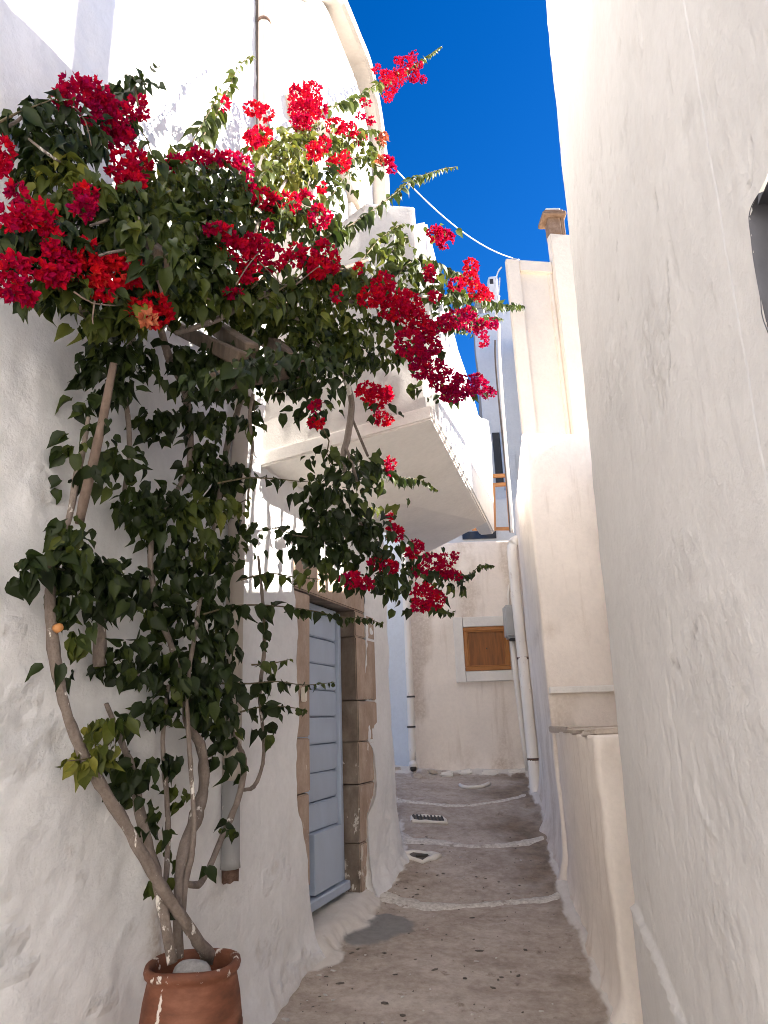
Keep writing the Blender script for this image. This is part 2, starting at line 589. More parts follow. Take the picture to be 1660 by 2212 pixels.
def wall_mesh(name, plan, z0, z1, rad=.05, res=.06, closed=True, amp=(.02, .006), top_r=.03, disp=None, lean=0.0, zres=None, seed=0, dirt=None):
    """plan runs so that the outside lies to the RIGHT of the walking direction"""
    pl = round_plan(plan, rad, res, closed)
    n = len(pl)
    if closed:
        tg = np.roll(pl, -1, 0) - np.roll(pl, 1, 0)
    else:
        tg = np.gradient(pl, axis=0)
    tg /= np.linalg.norm(tg, axis=1)[:, None] + 1e-9
    nr = np.stack([tg[:, 1], -tg[:, 0]], 1)
    zr = zres or res
    zt = np.asarray([z1(p) if callable(z1) else z1 for p in pl])
    z0 = np.asarray([z0(p) if callable(z0) else z0 for p in pl])
    nz = max(2, int((float(zt.max()) - float(z0.min())) / zr))
    rows = []
    for k in range(nz + 1):
        rows.append((k / nz, 0.0, 0.0))
    for k in range(1, 5):
        a = k / 4 * math.pi / 2
        rows.append((1.0, top_r * (1 - math.cos(a)), top_r * math.sin(a)))
    V = np.zeros((len(rows), n, 3))
    NR = np.zeros((len(rows), n, 3))
    for i, (t, ins, dz) in enumerate(rows):
        z = z0 + (zt - top_r - z0) * t + dz
        V[i, :, :2] = pl - nr * ins
        V[i, :, 2] = z
        NR[i, :, :2] = nr
    X, Y, Z = V[..., 0], V[..., 1], V[..., 2]
    d = amp[0] * fbm(X, Y, Z, 1.3, 2, seed) + amp[1] * fbm(X, Y, Z, 7.0, 3, seed + 5)
    if disp is not None:
        d = d + disp(X, Y, Z)
    V = V + NR * d[..., None]
    V[..., :2] += NR[..., :2] * (lean * (Z - 1.0))[..., None]
    R_ = len(rows)
    idx = np.arange(R_ * n).reshape(R_, n)
    if closed:
        a, b = idx, np.roll(idx, -1, 1)
    else:
        a, b = idx[:, :-1], idx[:, 1:]
    F = np.stack([a[:-1], b[:-1], b[1:], a[1:]], -1).reshape(-1, 4)
    VV = V.reshape(-1, 3)
    at = {'dirt': (dirt(X, Y, Z) if dirt is not None else np.zeros(X.shape)).ravel()}
    if closed:
        c = VV[idx[-1]].mean(0)
        VV = np.vstack([VV, c[None]])
        at['dirt'] = np.append(at['dirt'], 0)
        F = [tuple(f) for f in F] + [(idx[-1][k], idx[-1][(k + 1) % n], len(VV) - 1) for k in range(n)]
    return mesh_np(name, VV, F, True, at)

def flip(me):
    bm = bmesh.new()
    bm.from_mesh(me)
    bmesh.ops.recalc_face_normals(bm, faces=bm.faces[:])
    bm.to_mesh(me)
    bm.free()
    return me

def block(name, plan, z0, z1, mat, parent=None, **kw):
    return obj(name, wall_mesh(name, plan, z0, z1, **kw), mat, parent)

# ================================================================== THE GROUND
bm = bmesh.new()
for v in ((-700, -700, -.6), (700, -700, -.6), (700, 700, -.6), (-700, 700, -.6)):
    bm.verts.new(v)
bm.faces.new(bm.verts[:])
me = bpy.data.meshes.new('ground')
bm.to_mesh(me)
bm.free()
obj('ground', me, M['ground'], kind='structure')

LX = lambda y: A0[0] + (y - A0[1]) * math.tan(TH)                        # left wall line
RXP = np.array([[-3, .1], [3, .85], [3.3, .98], [3.95, 1.05], [5.85, 1.22], [6.6, 1.33], [7.5, 1.39], [8.4, 1.52], [12, 1.9]])
RX = lambda y: np.interp(y, RXP[:, 0], RXP[:, 1])

xs = np.linspace(-2.6, 2.6, 330)
ys = np.concatenate([np.linspace(-3, 2.4, 60)[:-1], np.linspace(2.4, 6, 270)[:-1], np.linspace(6, 10.5, 220)])
GX, GY = np.meshgrid(xs, ys)
GZ = zf(GX, GY) + .008 * fbm(GX, GY, 0, 1.6, 3, 3) + .003 * fbm(GX, GY, 0, 9, 2, 9)
dl = (GX - LX(GY)) * math.cos(TH)
dl = np.where(GY > 6.3, (GX + .02 + .1 * (GY - 6.3)) * .9 + 0.0, dl)
dr = RX(GY) - GX
nz1 = fbm(GX, GY, 0, 3.0, 4, 21)
nz2 = fbm(GX, GY, 0, 14.0, 3, 31)
wl = .105 + .06 * nz1 + .016 * nz2
wl = np.where(GY > 4.55, wl + .03 * sstep(4.55, 4.7, GY) * (1 - sstep(5.6, 5.8, GY)), wl)
wl = np.where(GY > 5.7, .09 + .05 * nz1 + .03 * nz2, wl)
wr = .045 + .040 * nz1 + .007 * nz2
lime = np.maximum(sstep(-.012, .012, wl - dl), sstep(-.012, .012, wr - dr))
dF = 8.4 - GY
lime = np.maximum(lime, sstep(-.02, .02, .10 + .06 * nz1 + .05 * nz2 - dF))
lime *= sstep(-.35, -.2, .5 * nz2 + .3 - .0 * GX) * .35 + .65
# lime fillets swell up the wall feet
GZ += .03 * np.exp(-np.clip(dl, 0, 9) / .06) * (GY < 6.4) + .035 * np.exp(-np.clip(dr, 0, 9) / .05) + .05 * np.exp(-np.clip(dF, 0, 9) / .07)
ap = sstep(4.55, 4.8, GY) * sstep(5.95, 5.55, GY) * sstep(.15 + .06 * nz1 + .04 * nz2, .03, dl)
GZ += np.clip(.33 - zf(GX, GY), 0, .3) * ap * .42
# grey cement repair
cp = [onfloor(x, y) for x, y in ((707, 1982), (735, 1975), (780, 1990), (800, 1978), (850, 1978), (890, 1990), (880, 2018), (840, 2030), (800, 2045), (750, 2040), (715, 2010))]
cpc = np.mean(cp, 0)
ang = np.arctan2(GY - cpc[1], GX - cpc[0])
pa = np.array([math.atan2(p[1] - cpc[1], p[0] - cpc[0]) for p in cp])
pr = np.array([math.hypot(p[1] - cpc[1], p[0] - cpc[0]) for p in cp])
oo = np.argsort(pa)
rr = np.interp(ang, np.concatenate([pa[oo] - 2 * math.pi, pa[oo], pa[oo] + 2 * math.pi]), np.tile(pr[oo], 3))
cement = sstep(-.02, .02, rr - np.hypot(GX - cpc[0], GY - cpc[1]) + .02 * nz2) * .9
GZ += .006 * cement
moss = sstep(.0, .35, .52 - dr + .25 * nz1) * .7 * sstep(5.2, 6.4, GY) + sstep(.0, .3, .30 - dr + .2 * nz1) * .5 + .35 * sstep(-.1, .5, nz1) * sstep(.35, .1, dl)
moss = np.clip(moss, 0, 1) * .7
ny, nx = GX.shape
idx = np.arange(nx * ny).reshape(ny, nx)
F = np.stack([idx[:-1, :-1], idx[:-1, 1:], idx[1:, 1:], idx[1:, :-1]], -1).reshape(-1, 4)
path = obj('path', mesh_np('path', np.stack([GX, GY, GZ], -1).reshape(-1, 3), F, True,
                           {'lime': lime, 'cement': cement, 'moss': moss}), M['path'], kind='structure')

def floor_z(x, y):
    x, y = np.asarray(x, float), np.asarray(y, float)
    return zf(x, y) + .008 * fbm(x, y, 0, 1.6, 3, 3)

# whitewashed step edges: low raised ribbons across the path
def ribbon(pts, w0, hgt, seed):
    P = [onfloor(*q) for q in pts]
    P, _ = smooth_poly(P, [1] * len(P), .03)
    P = np.array(P)
    V, n = [], len(P)
    r_ = np.random.default_rng(seed)
    k = 7
    tg = np.gradient(P[:, :2], axis=0)
    tg /= np.linalg.norm(tg, axis=1)[:, None]
    nrm = np.stack([-tg[:, 1], tg[:, 0]], 1)
    for i in range(n):
        wv = np.interp(i / (n - 1), np.linspace(0, 1, len(w0)), w0) * (1 + .35 * float(vnoise(P[i, 0] * 6, P[i, 1] * 6, 0, seed)) + .25 * float(vnoise(P[i, 0] * 21, P[i, 1] * 21, 0, seed + 1)) + .10 * r_.uniform(-1, 1))
        for j in range(k):
            t = j / (k - 1) - .5
            q = P[i, :2] + nrm[i] * wv * t
            h = hgt * (1 - (2 * abs(t)) ** 3) - .006
            V.append((q[0], q[1], float(floor_z(q[0], q[1])) + h + .002 * r_.uniform(-1, 1)))
    idx = np.arange(n * k).reshape(n, k)
    F = np.stack([idx[:-1, :-1], idx[:-1, 1:], idx[1:, 1:], idx[1:, :-1]], -1).reshape(-1, 4)
    o = obj('step_edge', mesh_np('step_edge', V, F, True, {'dirt': np.zeros(len(V))}), M['lime_line'], path)
    return o

for k, (pts, w, h) in enumerate([
        ([(800, 1932), (850, 1942), (920, 1957), (1000, 1960), (1080, 1953), (1150, 1950), (1215, 1940), (1240, 1925)], (.20, .15, .125, .11, .12, .12, .20), .018),
        ([(846, 1806), (890, 1816), (950, 1820), (1010, 1829), (1070, 1827), (1130, 1820), (1195, 1808)], (.22, .13, .11, .10, .11, .12, .18), .016),
        ([(846, 1726), (900, 1732), (975, 1740), (1040, 1736), (1100, 1727), (1150, 1714)], (.10, .08, .07, .06, .07, .08), .012)]):
    ribbon(pts, w, h, 40 + k)

def floor_frame(pts, width, h):
    P = [onfloor(*q) for q in pts]
    P.append(P[0])
    out = []
    for a, b in zip(P[:-1], P[1:]):
        L = np.linalg.norm(b - a)
        k = max(2, int(L / .05))
        for q in range(k):
            c = a + (b - a) * q / k
            c[2] = float(floor_z(c[0], c[1])) + h * .2
            out.append(c + np.array([rng.uniform(-.006, .006), rng.uniform(-.006, .006), 0]))
    out.append(out[0])
    return out

def drain(name, px, label, frame_w, slots):
    P = [onfloor(*q) for q in px]
    c = np.mean(P, 0)
    t = thing(name, label, 'drain cover', c)
    fr = floor_frame(px, .03, .02)
    V, F = tube_data(fr, [frame_w * (1 + .35 * rng.uniform(-1, 1)) for _ in fr], 6, .2, 3, cap=False)
    V = [np.array([v[0], v[1], c[2] + (v[2] - c[2]) * .8]) for v in V]
    obj('lime_surround', mesh_np('lime_surround', V, F, True, {'dirt': np.zeros(len(V))}), M['trim'], t)
    V = [np.array([p[0], p[1], float(floor_z(p[0], p[1])) + .011]) for p in P]
    V2 = [v - np.array([0, 0, .05]) for v in V]
    obj('plate', mesh_np('plate', V + V2, [(0, 1, 2, 3), (0, 4, 5, 1), (1, 5, 6, 2), (2, 6, 7, 3), (3, 7, 4, 0)], False), M['iron'], t)
    for k in range(slots):
        a = V[0] + (V[1] - V[0]) * (k + .5) / slots
        b = V[3] + (V[2] - V[3]) * (k + .5) / slots
        d = (b - a)
        box('bar', (a + b) / 2 + np.array([0, 0, .004]), (.008, np.linalg.norm(d) * .46, .006), M['dark'], t, ax=(np.cross(d / np.linalg.norm(d), XYZ[2]), d / np.linalg.norm(d), XYZ[2]), bevel=.002)
    return t

g = drain('drain_grate', [(893, 1776), (964, 1779), (958, 1766), (890, 1763)], 'small rectangular drain grate in the upper path, framed in lime', .022, 9)
g = drain('drain_cover', [(868, 1848), (912, 1864), (950, 1850), (893, 1840)], 'dark skewed drain cover lower on the path, beside the door pillar', .030, 0)
pc = onfloor(912, 1853)
box('handle', pc + np.array([0, 0, .02]), (.05, .012, .008), M['dark'], g, bevel=.004)
# loose lime strip of an old cover near the far wall
fr = [onfloor(*q) for q in ((994, 1698), (1010, 1703), (1040, 1701), (1058, 1694))]
fr = [f + np.array([0, 0, .01]) for f in fr]
tube('lime_patch', fr, .018, M['trim'], path, sides=6, wob=.2)

# stones bedded in the path
def pebbles(name, items, mat):
    L = []
    bm = bmesh.new()
    bmesh.ops.create_icosphere(bm, subdivisions=1, radius=1)
    bv = np.array([v.co[:] for v in bm.verts])
    bf = [tuple(v.index for v in f.verts) for f in bm.faces]
    bm.free()
    for (x, y, r, h) in items:
        a = rng.uniform(0, 6.28)
        v = bv * (1 + .25 * rng.uniform(-1, 1, bv.shape))
        v = v * np.array([r * rng.uniform(.8, 1.6), r * rng.uniform(.5, .9), h])
        c, s = math.cos(a), math.sin(a)
        v = np.stack([v[:, 0] * c - v[:, 1] * s, v[:, 0] * s + v[:, 1] * c, v[:, 2]], 1)
        L.append((v + np.array([x, y, float(floor_z(x, y)) + .001]), bf))
    V, F = join_data(L)
    return obj(name, mesh_np(name, V, F), mat, path, 'stuff')

it, iw = [], []
for _ in range(330):
    y = 3.1 + 3.6 * rng.random() ** 1.6
    xl, xr = LX(y) + .14, RX(y) - .06
    u = rng.random()
    x = xl + (xr - xl) * (u if rng.random() > .45 else u ** 3 * .35)
    (iw if rng.random() < .16 else it).append((x, y, .004 + .014 * rng.random() ** 2.5, .004))
for (x, y, r) in ((616, 2202, .030), (640, 2150, .016), (720, 2160, .015), (703, 2148, .02), (690, 2105, .013), (1030, 2075, .012), (930, 2140, .008), (790, 2065, .010)):
    P = onfloor(x, y)
    iw.append((P[0], P[1], r, .005))
for (x, y, r) in ((1035, 2054, .022), (690, 2062, .025), (625, 2110, .022), (1120, 2105, .018), (735, 2125, .02), (830, 2170, .02), (940, 2098, .02), (1135, 2052, .016), (760, 2060, .015), (735, 2060, .012), (870, 2195, .02)):
    P = onfloor(x, y)
    it.append((P[0], P[1], r, .006))
pebbles('pebbles', it, M['pebble'])
pebbles('lime_chips', iw, M['pebble_w'])

# ================================================================== LEFT HOUSE
house = thing('house', 'tall whitewashed house on the left with blue door, balcony and curved roof edge', 'house', SZ(-1.2, 0))
ZT = 8.09
LINT = 2.52

def arch_end(z):
    z = np.asarray(z, float)
    e = np.interp(z, [-1, 6.2, 6.9, 7.2, 7.5, 7.7, 7.85, 7.95, 8.03, 8.09], [1.64, 1.66, 1.72, 1.70, 1.62, 1.52, 1.40, 1.27, 1.02, .55])
    return e

def opening_l(z):
    z = np.asarray(z, float)
    b = np.interp(z, [-.3, .35, .75, 1.0, 1.25, 1.5, 2.0, 2.6], [-.02, -.03, -.12, -.25, -.27, -.235, -.245, -.265])
    return b + .014 * vnoise(z * 6, 3.3, 0, 5) + .007 * vnoise(z * 23, 1.3, 0, 6)

def opening_r(z):
    z = np.asarray(z, float)
    b = np.interp(z, [-.3, .3, .55, .80, .93, 1.0, 1.25, 1.32, 2.2, 2.6], [.95, .95, 1.0, 1.03, 1.17, 1.20, 1.18, 1.08, 1.06, 1.12])
    return b + .016 * vnoise(z * 7, 7.3, 0, 8) + .010 * vnoise(z * 25, 2.3, 0, 9)

FLAKES = []
for (x, y, rx, ry, dp) in ((60, 1600, 62, 85, .014), (50, 1520, 45, 40, .012), (82, 1065, 38, 48, .007), (75, 1795, 32, 32, .012), (158, 1832, 12, 14, .006), (178, 1892, 10, 12, .006),
                           (25, 2040, 30, 34, .009), (55, 2090, 35, 20, .008), (15, 1930, 20, 16, .007), (205, 2165, 40, 28, .009), (275, 2010, 18, 20, .005), (110, 1895, 8, 9, .005),
                           (95, 95, 10, 26, .007), (590, 1890, 26, 36, .006), (560, 2040, 30, 40, .006), (635, 2085, 40, 30, .008), (20, 1365, 26, 20, .006), (30, 1975, 16, 12, .006), (240, 1760, 8, 9, .005)):
    P = offwall(x, y, 0)
    s = float((P - A0) @ T)
    P2 = offwall(x + rx, y, 0)
    s2 = float((P2 - A0) @ T)
    P3 = offwall(x, y + ry, 0)
    FLAKES.append((s, P[2], abs(s2 - s), abs(P3[2] - P[2]), dp))

CR = [offwall(x, y, 0) for x, y in ((432, 0), (400, 45), (365, 90), (335, 125), (310, 150))]
CR = [(float((p - A0) @ T), p[2]) for p in CR]

def ldisp(S, Z):
    yy = A0[1] + T[1] * S
    xx = A0[0] + T[0] * S
    z0 = zf(xx + .1, yy)
    d = .022 * fbm(S, Z, 0, 1.1, 2, 61) + .007 * fbm(S, Z, 0, 5, 3, 65) + .0025 * fbm(S, Z, 0, 18, 3, 68)
    d = d + .10 * np.exp(-np.clip(Z - z0, 0, 9) / .13) * (1 + .35 * fbm(S, Z, 0, 4, 3, 69))
    for (s, z, rs, rz, dp) in FLAKES:
        q = np.hypot((S - s) / rs, (Z - z) / rz) + .55 * fbm(S, Z, 0, 9, 3, 70)
        w = sstep(1.05, .8, q)
        d = d - w * dp * (.35 + .5 * fbm(S, Z, 0, 18, 3, 71))
    # fallen plaster seam down the corner behind the pot, soft vertical swell
    d = d + .018 * np.exp(-((S + 1.62 + .10 * (Z - .7)) / .10) ** 2) * sstep(3.4, 2.6, Z) - .02 * np.exp(-((S + 1.50 + .10 * (Z - .7)) / .05) ** 2) * sstep(1.6, 1.0, Z)
    d = d - .008 * np.exp(-(segdist(S, Z, CR) / .012) ** 2)
    return d

def ldirt_shade(S, Z):
    w = np.exp(-((S + 1.55 + .05 * fbm(S, Z, 0, 6, 3, 77)) / .07) ** 2) * sstep(1.2, .5, Z) * sstep(-.1, .4, Z)
    w = w * .85
    for (s_, z_, rs, rz, dp) in FLAKES:
        q = np.hypot((S - s_) / rs, (Z - z_) / rz) + .55 * fbm(S, Z, 0, 9, 3, 70)
        w = np.maximum(w, .25 * sstep(1.0, .8, q) * sstep(.1, .6, fbm(S, Z, 0, 18, 3, 71)))  # flake hollows darkened: crevice shade put into the mask
    yy = A0[1] + T[1] * S
    z0 = zf(A0[0] + T[0] * S + .1, yy)
    w = np.maximum(w, .32 * np.exp(-np.clip(Z - z0, 0, 9) / .10) * sstep(-.1, .5, fbm(S, Z, 0, 7, 3, 78)))
    w = np.maximum(w, .42 * np.exp(-(segdist(S, Z, CR) / .008) ** 2))
    w = np.maximum(w, .30 * np.exp(-((S + .02) / .5) ** 2) * sstep(.25, .0, np.abs(Z - 3.2)) * sstep(0, .5, fbm(S, Z, 0, 3, 3, 79)))
    return w

zr = np.concatenate([np.arange(-.3, 3.2, .02), np.arange(3.2, 6.4, .035), np.arange(6.4, ZT + .001, .03)])
zr = np.unique(np.append(np.append(zr, LINT), ZT))
zr = zr[np.append(True, np.diff(zr) > .004)]
nr_ = len(zr)
iL = int(np.argmin(abs(zr - LINT)))
zr[iL] = LINT
ca, cb, cc = 200, 30, 40
SA = np.zeros((nr_, ca))
SB = np.zeros((nr_, cb))
SC = np.zeros((nr_, cc))
ol, orr, oe = opening_l(zr), opening_r(zr), arch_end(zr)
for i in range(nr_):
    if zr[i] > LINT + .6:
        ol[i] = ol[min(i, iL)] if i <= iL else ol[i - 1] * .9 + -.25 * .1
        orr[i] = orr[i - 1] * .9 + .30 * .1
    t = np.linspace(0, 1, ca)
    SA[i] = -4.6 + (ol[i] + 4.6) * (1 - (1 - t) ** 1.25)
    orr[i] = min(orr[i], oe[i] - .06)
    SB[i] = np.linspace(ol[i], orr[i], cb)
    SC[i] = np.linspace(orr[i], oe[i], cc)
S_all = np.concatenate([SA, SB[:, 1:], SC[:, 1:]], 1)
Z_all = np.repeat(zr[:, None], S_all.shape[1], 1)
# lintel underside line keeps a straight lower edge
D = ldisp(S_all, Z_all)
V = A0 + S_all[..., None] * T + D[..., None] * N
V[..., 2] = Z_all
# rounded end and return
extra, exd = [], []
endS = S_all[:, -1]
for k, (ds, dn) in enumerate([(.02, -.006), (.036, -.02), (.046, -.05), (.05, -.12), (.05, -.5), (.05, -1.2), (.05, -2.6)]):
    e = A0 + (endS + ds)[:, None] * T + (D[:, -1] + dn)[:, None] * N
    e[:, 2] = zr
    extra.append(e)
V = np.concatenate([V, np.stack(extra, 1)], 1)
S2 = np.concatenate([S_all, np.repeat(endS[:, None], len(extra), 1)], 1)
nc = V.shape[1]
idx = np.arange(nr_ * nc).reshape(nr_, nc)
F = np.stack([idx[:-1, :-1], idx[:-1, 1:], idx[1:, 1:], idx[1:, :-1]], -1)
keep = np.ones(F.shape[:2], bool)
keep[:iL, ca - 1:ca + cb - 2] = False
F = F[keep]
Z2 = np.repeat(zr[:, None], nc, 1)
dirt = ldirt_shade(S2, Z2)
rough = np.zeros(S2.shape)
for (s_, z_, rs, rz, dp) in FLAKES:
    q = np.hypot((S2 - s_) / rs, (Z2 - z_) / rz) + .55 * fbm(S2, Z2, 0, 9, 3, 70)
    rough = np.maximum(rough, sstep(1.1, .75, q) * min(1, dp / .010))
rough = np.maximum(rough, .5 * sstep(.25, .6, fbm(S2, Z2, 0, 2.3, 4, 74)) * sstep(2.2, .8, Z2))
# thickness of the plaster edge around the door: extra strips turned inwards
VV = V.reshape(-1, 3)
rim = []
for c_ in (ca - 1, ca + cb - 2):
    b0 = len(VV)
    e = V[:iL + 1, c_] - N * .05
    VV = np.vstack([VV, e])
    for i in range(iL):
        q = (idx[i, c_], idx[i + 1, c_], b0 + i + 1, b0 + i)
        rim.append(q if c_ == ca - 1 else q[::-1])
b0 = len(VV)
e = V[iL, ca - 1:ca + cb - 1] - N * .05
VV = np.vstack([VV, e])
for j in range(cb - 1):
    rim.append((idx[iL, ca - 1 + j], idx[iL, ca + j], b0 + j + 1, b0 + j))
F = np.vstack([F, np.array(rim)])
dirt = np.append(dirt.ravel(), np.zeros(len(VV) - nr_ * nc))
rough = np.append(rough.ravel(), np.zeros(len(VV) - nr_ * nc))
obj('wall', mesh_np('wall', VV, F, True, {'dirt': dirt, 'rough': rough}), M['white'], house)
# body behind the facade
box('core', SZ(-1.55, 3.9, -1.6), (3.05, 1.35, 4.15), M['white'], house, ax=LAX, bevel=.02)
# curved roof rim standing proud of the facade
rimpts = [(offwall(x, y, 0)) for x, y in ((640, -45), (700, -22), (728, 5), (755, 60), (775, 125), (790, 200), (803, 280), (811, 360), (814, 445), (816, 560))]
rs = [(float((p - A0) @ T), p[2]) for p in rimpts]
rs = [(-2.0, 8.28), (-.6, 8.28)] + [(min(s, 1.80), min(z, 8.28)) for s, z in rs]
rp, _ = smooth_poly([np.array([s, z, 0]) for s, z in rs], [1] * len(rs), .07)
V, F = [], []
prof = [(-.095, -.3), (-.095, .10), (-.075, .135), (.06, .135), (.085, .10), (.085, -.3)]
for i, p in enumerate(rp):
    t = rp[min(i + 1, len(rp) - 1)] - rp[max(i - 1, 0)]
    t = t / (np.linalg.norm(t) + 1e-9)
    q = np.array([-t[1], t[0], 0])
    for (a, n_) in prof:
        w = a + .008 * float(vnoise(p[0] * 5, p[1] * 5, a * 9, 3))
        c = p + q * w
        V.append(SZ(c[0], c[1], n_))
k = len(prof)
for i in range(len(rp) - 1):
    for j in range(k):
        j2 = (j + 1) % k
        F.append((i * k + j, i * k + j2, (i + 1) * k + j2, (i + 1) * k + j))
me = mesh_np('roof_rim', V, F, False, {'dirt': np.zeros(len(V))})
obj('roof_rim', flip(me), M['coping'], house)
box('roof_stub', SZ(1.33, 8.72, -.5), (.13, .2, .30), M['white'], house, ax=LAX, bevel=.04, seg=2, jit=.01)

block('unseen_block', [(-3.4, -.9), (-4.2, -2.0), (1.4, -5.4), (1.9, -4.3)][::-1], -.5, 4.9, M['white'], house, res=.25, rad=.04)  # unseen wall behind the camera, added to bounce sunlight into the alley
# --- door
ZD0, ZD1 = .345, 2.29
SD1 = .865
DO = -.15
door = obj('door', bm_box_mesh('door', SZ(.42, (ZD0 + ZD1) / 2, DO - .05), LAX, (.46, .012, .99), .002), M['door_dark'], house)
zb = np.linspace(ZD0 + .055, ZD1 - .05, 11)
for k in range(10):
    a, b = zb[k], zb[k + 1]
    box('board', SZ(.435, (a + b) / 2, DO - .018 + random.uniform(-.003, .003)), (.36, .014, (b - a) / 2 - .004), M['door'], door, ax=LAX, bevel=.007, jit=.0015, seg=2)
box('stile', SZ(.05, (ZD0 + ZD1) / 2, DO - .004), (.028, .022, .96), M['door'], door, ax=LAX, bevel=.005)
box('stile', SZ(.825, (ZD0 + ZD1) / 2, DO - .004), (.026, .022, .96), M['door'], door, ax=LAX, bevel=.005)
box('head_rail', SZ(.42, ZD1 - .024, DO - .004), (.34, .022, .022), M['door'], door, ax=LAX, bevel=.005)
box('sill', SZ(.40, ZD0 + .02, DO + .02), (.43, .05, .03), M['door'], door, ax=LAX, bevel=.008)
fl = box('draught_board', SZ(.49, ZD0 + .245, DO + .026), (.235, .024, .18), M['door'], door, ax=LAX, bevel=.003)
box('lock', SZ(.14, 1.24, DO + .01), (.022, .012, .035), M['metal_grey'], door, ax=LAX, bevel=.004)
bp = offwall(657, 1500, .008)
box('door_bell', bp, (.022, .014, .045), M['pipe_white'], house, ax=LAX, bevel=.006, seg=2)
# --- stone surround, stone by stone
def stones(s0, s1, zs, depth, mat_front):
    for a, b in zip(zs[:-1], zs[1:]):
        box('jamb_stone', SZ((s0 + s1) / 2, (a + b) / 2, -.012 - depth / 2 + random.uniform(-.004, .004)), ((s1 - s0) / 2, depth / 2, (b - a) / 2 - .003), mat_front, house, ax=LAX, bevel=.008, jit=.003, seg=2)
def jambmat():
    """sandstone: front faces pale, the others darker, limewash spatter thicker low down"""
    m, nt, ns, ls, P = nm('jamb_sandstone')
    ge = ns.new('ShaderNodeNewGeometry')
    pos = ge.outputs['Position']
    n1 = noise(ns, ls, pos, 8, 6, .62, (1, 1, .5))
    n2 = noise(ns, ls, pos, 45, 5, .7)
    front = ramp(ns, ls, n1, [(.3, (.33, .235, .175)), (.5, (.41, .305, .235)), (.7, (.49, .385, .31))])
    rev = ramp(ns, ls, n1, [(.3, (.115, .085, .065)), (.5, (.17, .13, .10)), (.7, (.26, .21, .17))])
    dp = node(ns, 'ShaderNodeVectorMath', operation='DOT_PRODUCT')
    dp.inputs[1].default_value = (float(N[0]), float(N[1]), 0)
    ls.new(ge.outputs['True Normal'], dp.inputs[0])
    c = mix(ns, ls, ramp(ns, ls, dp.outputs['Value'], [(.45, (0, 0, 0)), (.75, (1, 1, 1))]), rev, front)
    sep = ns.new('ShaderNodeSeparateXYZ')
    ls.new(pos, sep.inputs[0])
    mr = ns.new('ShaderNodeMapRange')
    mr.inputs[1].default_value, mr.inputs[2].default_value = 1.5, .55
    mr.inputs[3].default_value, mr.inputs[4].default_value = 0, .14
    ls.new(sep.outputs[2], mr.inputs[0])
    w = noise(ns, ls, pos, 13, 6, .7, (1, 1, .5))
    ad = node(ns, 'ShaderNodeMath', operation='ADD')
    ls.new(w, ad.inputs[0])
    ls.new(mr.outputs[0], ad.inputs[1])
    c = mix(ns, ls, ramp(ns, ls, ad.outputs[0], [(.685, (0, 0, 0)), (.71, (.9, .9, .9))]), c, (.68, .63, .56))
    c = mix(ns, ls, .25, c, mix(ns, ls, 1.0, c, ramp(ns, ls, n2, [(.3, (.5, .5, .5)), (.7, (1.25, 1.25, 1.25))]), 'MULTIPLY'))
    ls.new(c, P.inputs['Base Color'])
    P.inputs['Roughness'].default_value = .92
    b = bump(ns, ls, n1, .5, .008)
    b = bump(ns, ls, n2, .5, .003, b)
    ls.new(b, P.inputs['Normal'])
    return m
M['jamb'] = jambmat()
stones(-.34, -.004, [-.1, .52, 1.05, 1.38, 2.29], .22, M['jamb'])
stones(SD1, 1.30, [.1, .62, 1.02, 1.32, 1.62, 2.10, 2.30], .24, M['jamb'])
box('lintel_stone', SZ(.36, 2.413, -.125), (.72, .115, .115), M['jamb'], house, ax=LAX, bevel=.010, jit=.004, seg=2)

# --- window with a pointed stone hood high on the facade (behind the flowers)
win = obj('window', bm_box_mesh('window', SZ(.34, 5.72, .0), LAX, (.30, .05, .50), .01), M['cool'], house)
def rod(name, p, q, w, d, mat, parent):
    p, q = np.array(p), np.array(q)
    L = np.linalg.norm(q - p)
    e = (q - p) / L
    f = np.cross(N, e)
    return box(name, (p + q) / 2, (L / 2, d, w), mat, parent, ax=(e, N, f), bevel=.01, jit=.003)
rod('hood_stone', SZ(.20, 6.33, .07), SZ(.92, 6.02, .07), .075, .09, M['flag'], win)
rod('hood_stone', SZ(.20, 6.33, .071), SZ(-.42, 6.02, .071), .075, .088, M['flag'], win)
box('frame', SZ(.80, 5.55, .05), (.11, .07, .42), M['flag'], win, ax=LAX, bevel=.01)
box('frame', SZ(-.12, 5.55, .05), (.11, .07, .42), M['flag'], win, ax=LAX, bevel=.01)
box('shutter', SZ(.34, 5.6, .06), (.33, .02, .45), M['door'], win, ax=LAX, bevel=.005)
box('sill', SZ(.34, 5.1, .08), (.62, .12, .04), M['flag'], win, ax=LAX, bevel=.01)

# --- balcony: slab, high near end wall, outer parapet stepping down
bal = obj('balcony', None, None, house)
bal.empty_display_size = .1
ZS = 3.3
def poly_prism(name, pts, z0, z1, mat, parent, res=.08, rad=.02, amp=(.008, .004), top_r=.012, dirt=None):
    return obj(name, wall_mesh(name, pts, z0, z1, rad=rad, res=res, amp=amp, top_r=top_r, dirt=dirt), mat, parent)
pni, pno = SZ(-.76, 0, -.04)[:2], SZ(-.258, 0, .97)[:2]
ZI = 2.94
pfi3 = offwall(921, 1196, -.04)
pfo, pfi = SZ(2.39, 0, .82)[:2], pfi3[:2]
bm = bmesh.new()
f_ = bm.faces.new([bm.verts.new((float(q[0]), float(q[1]), zq)) for q, zq in ((pni, ZI), (pno, ZS), (pfo, ZS), (pfi, float(pfi3[2])))])
r_ = bmesh.ops.extrude_face_region(bm, geom=[f_])
bmesh.ops.translate(bm, verts=[v for v in r_['geom'] if isinstance(v, bmesh.types.BMVert)], vec=Vector((0, 0, .10)))
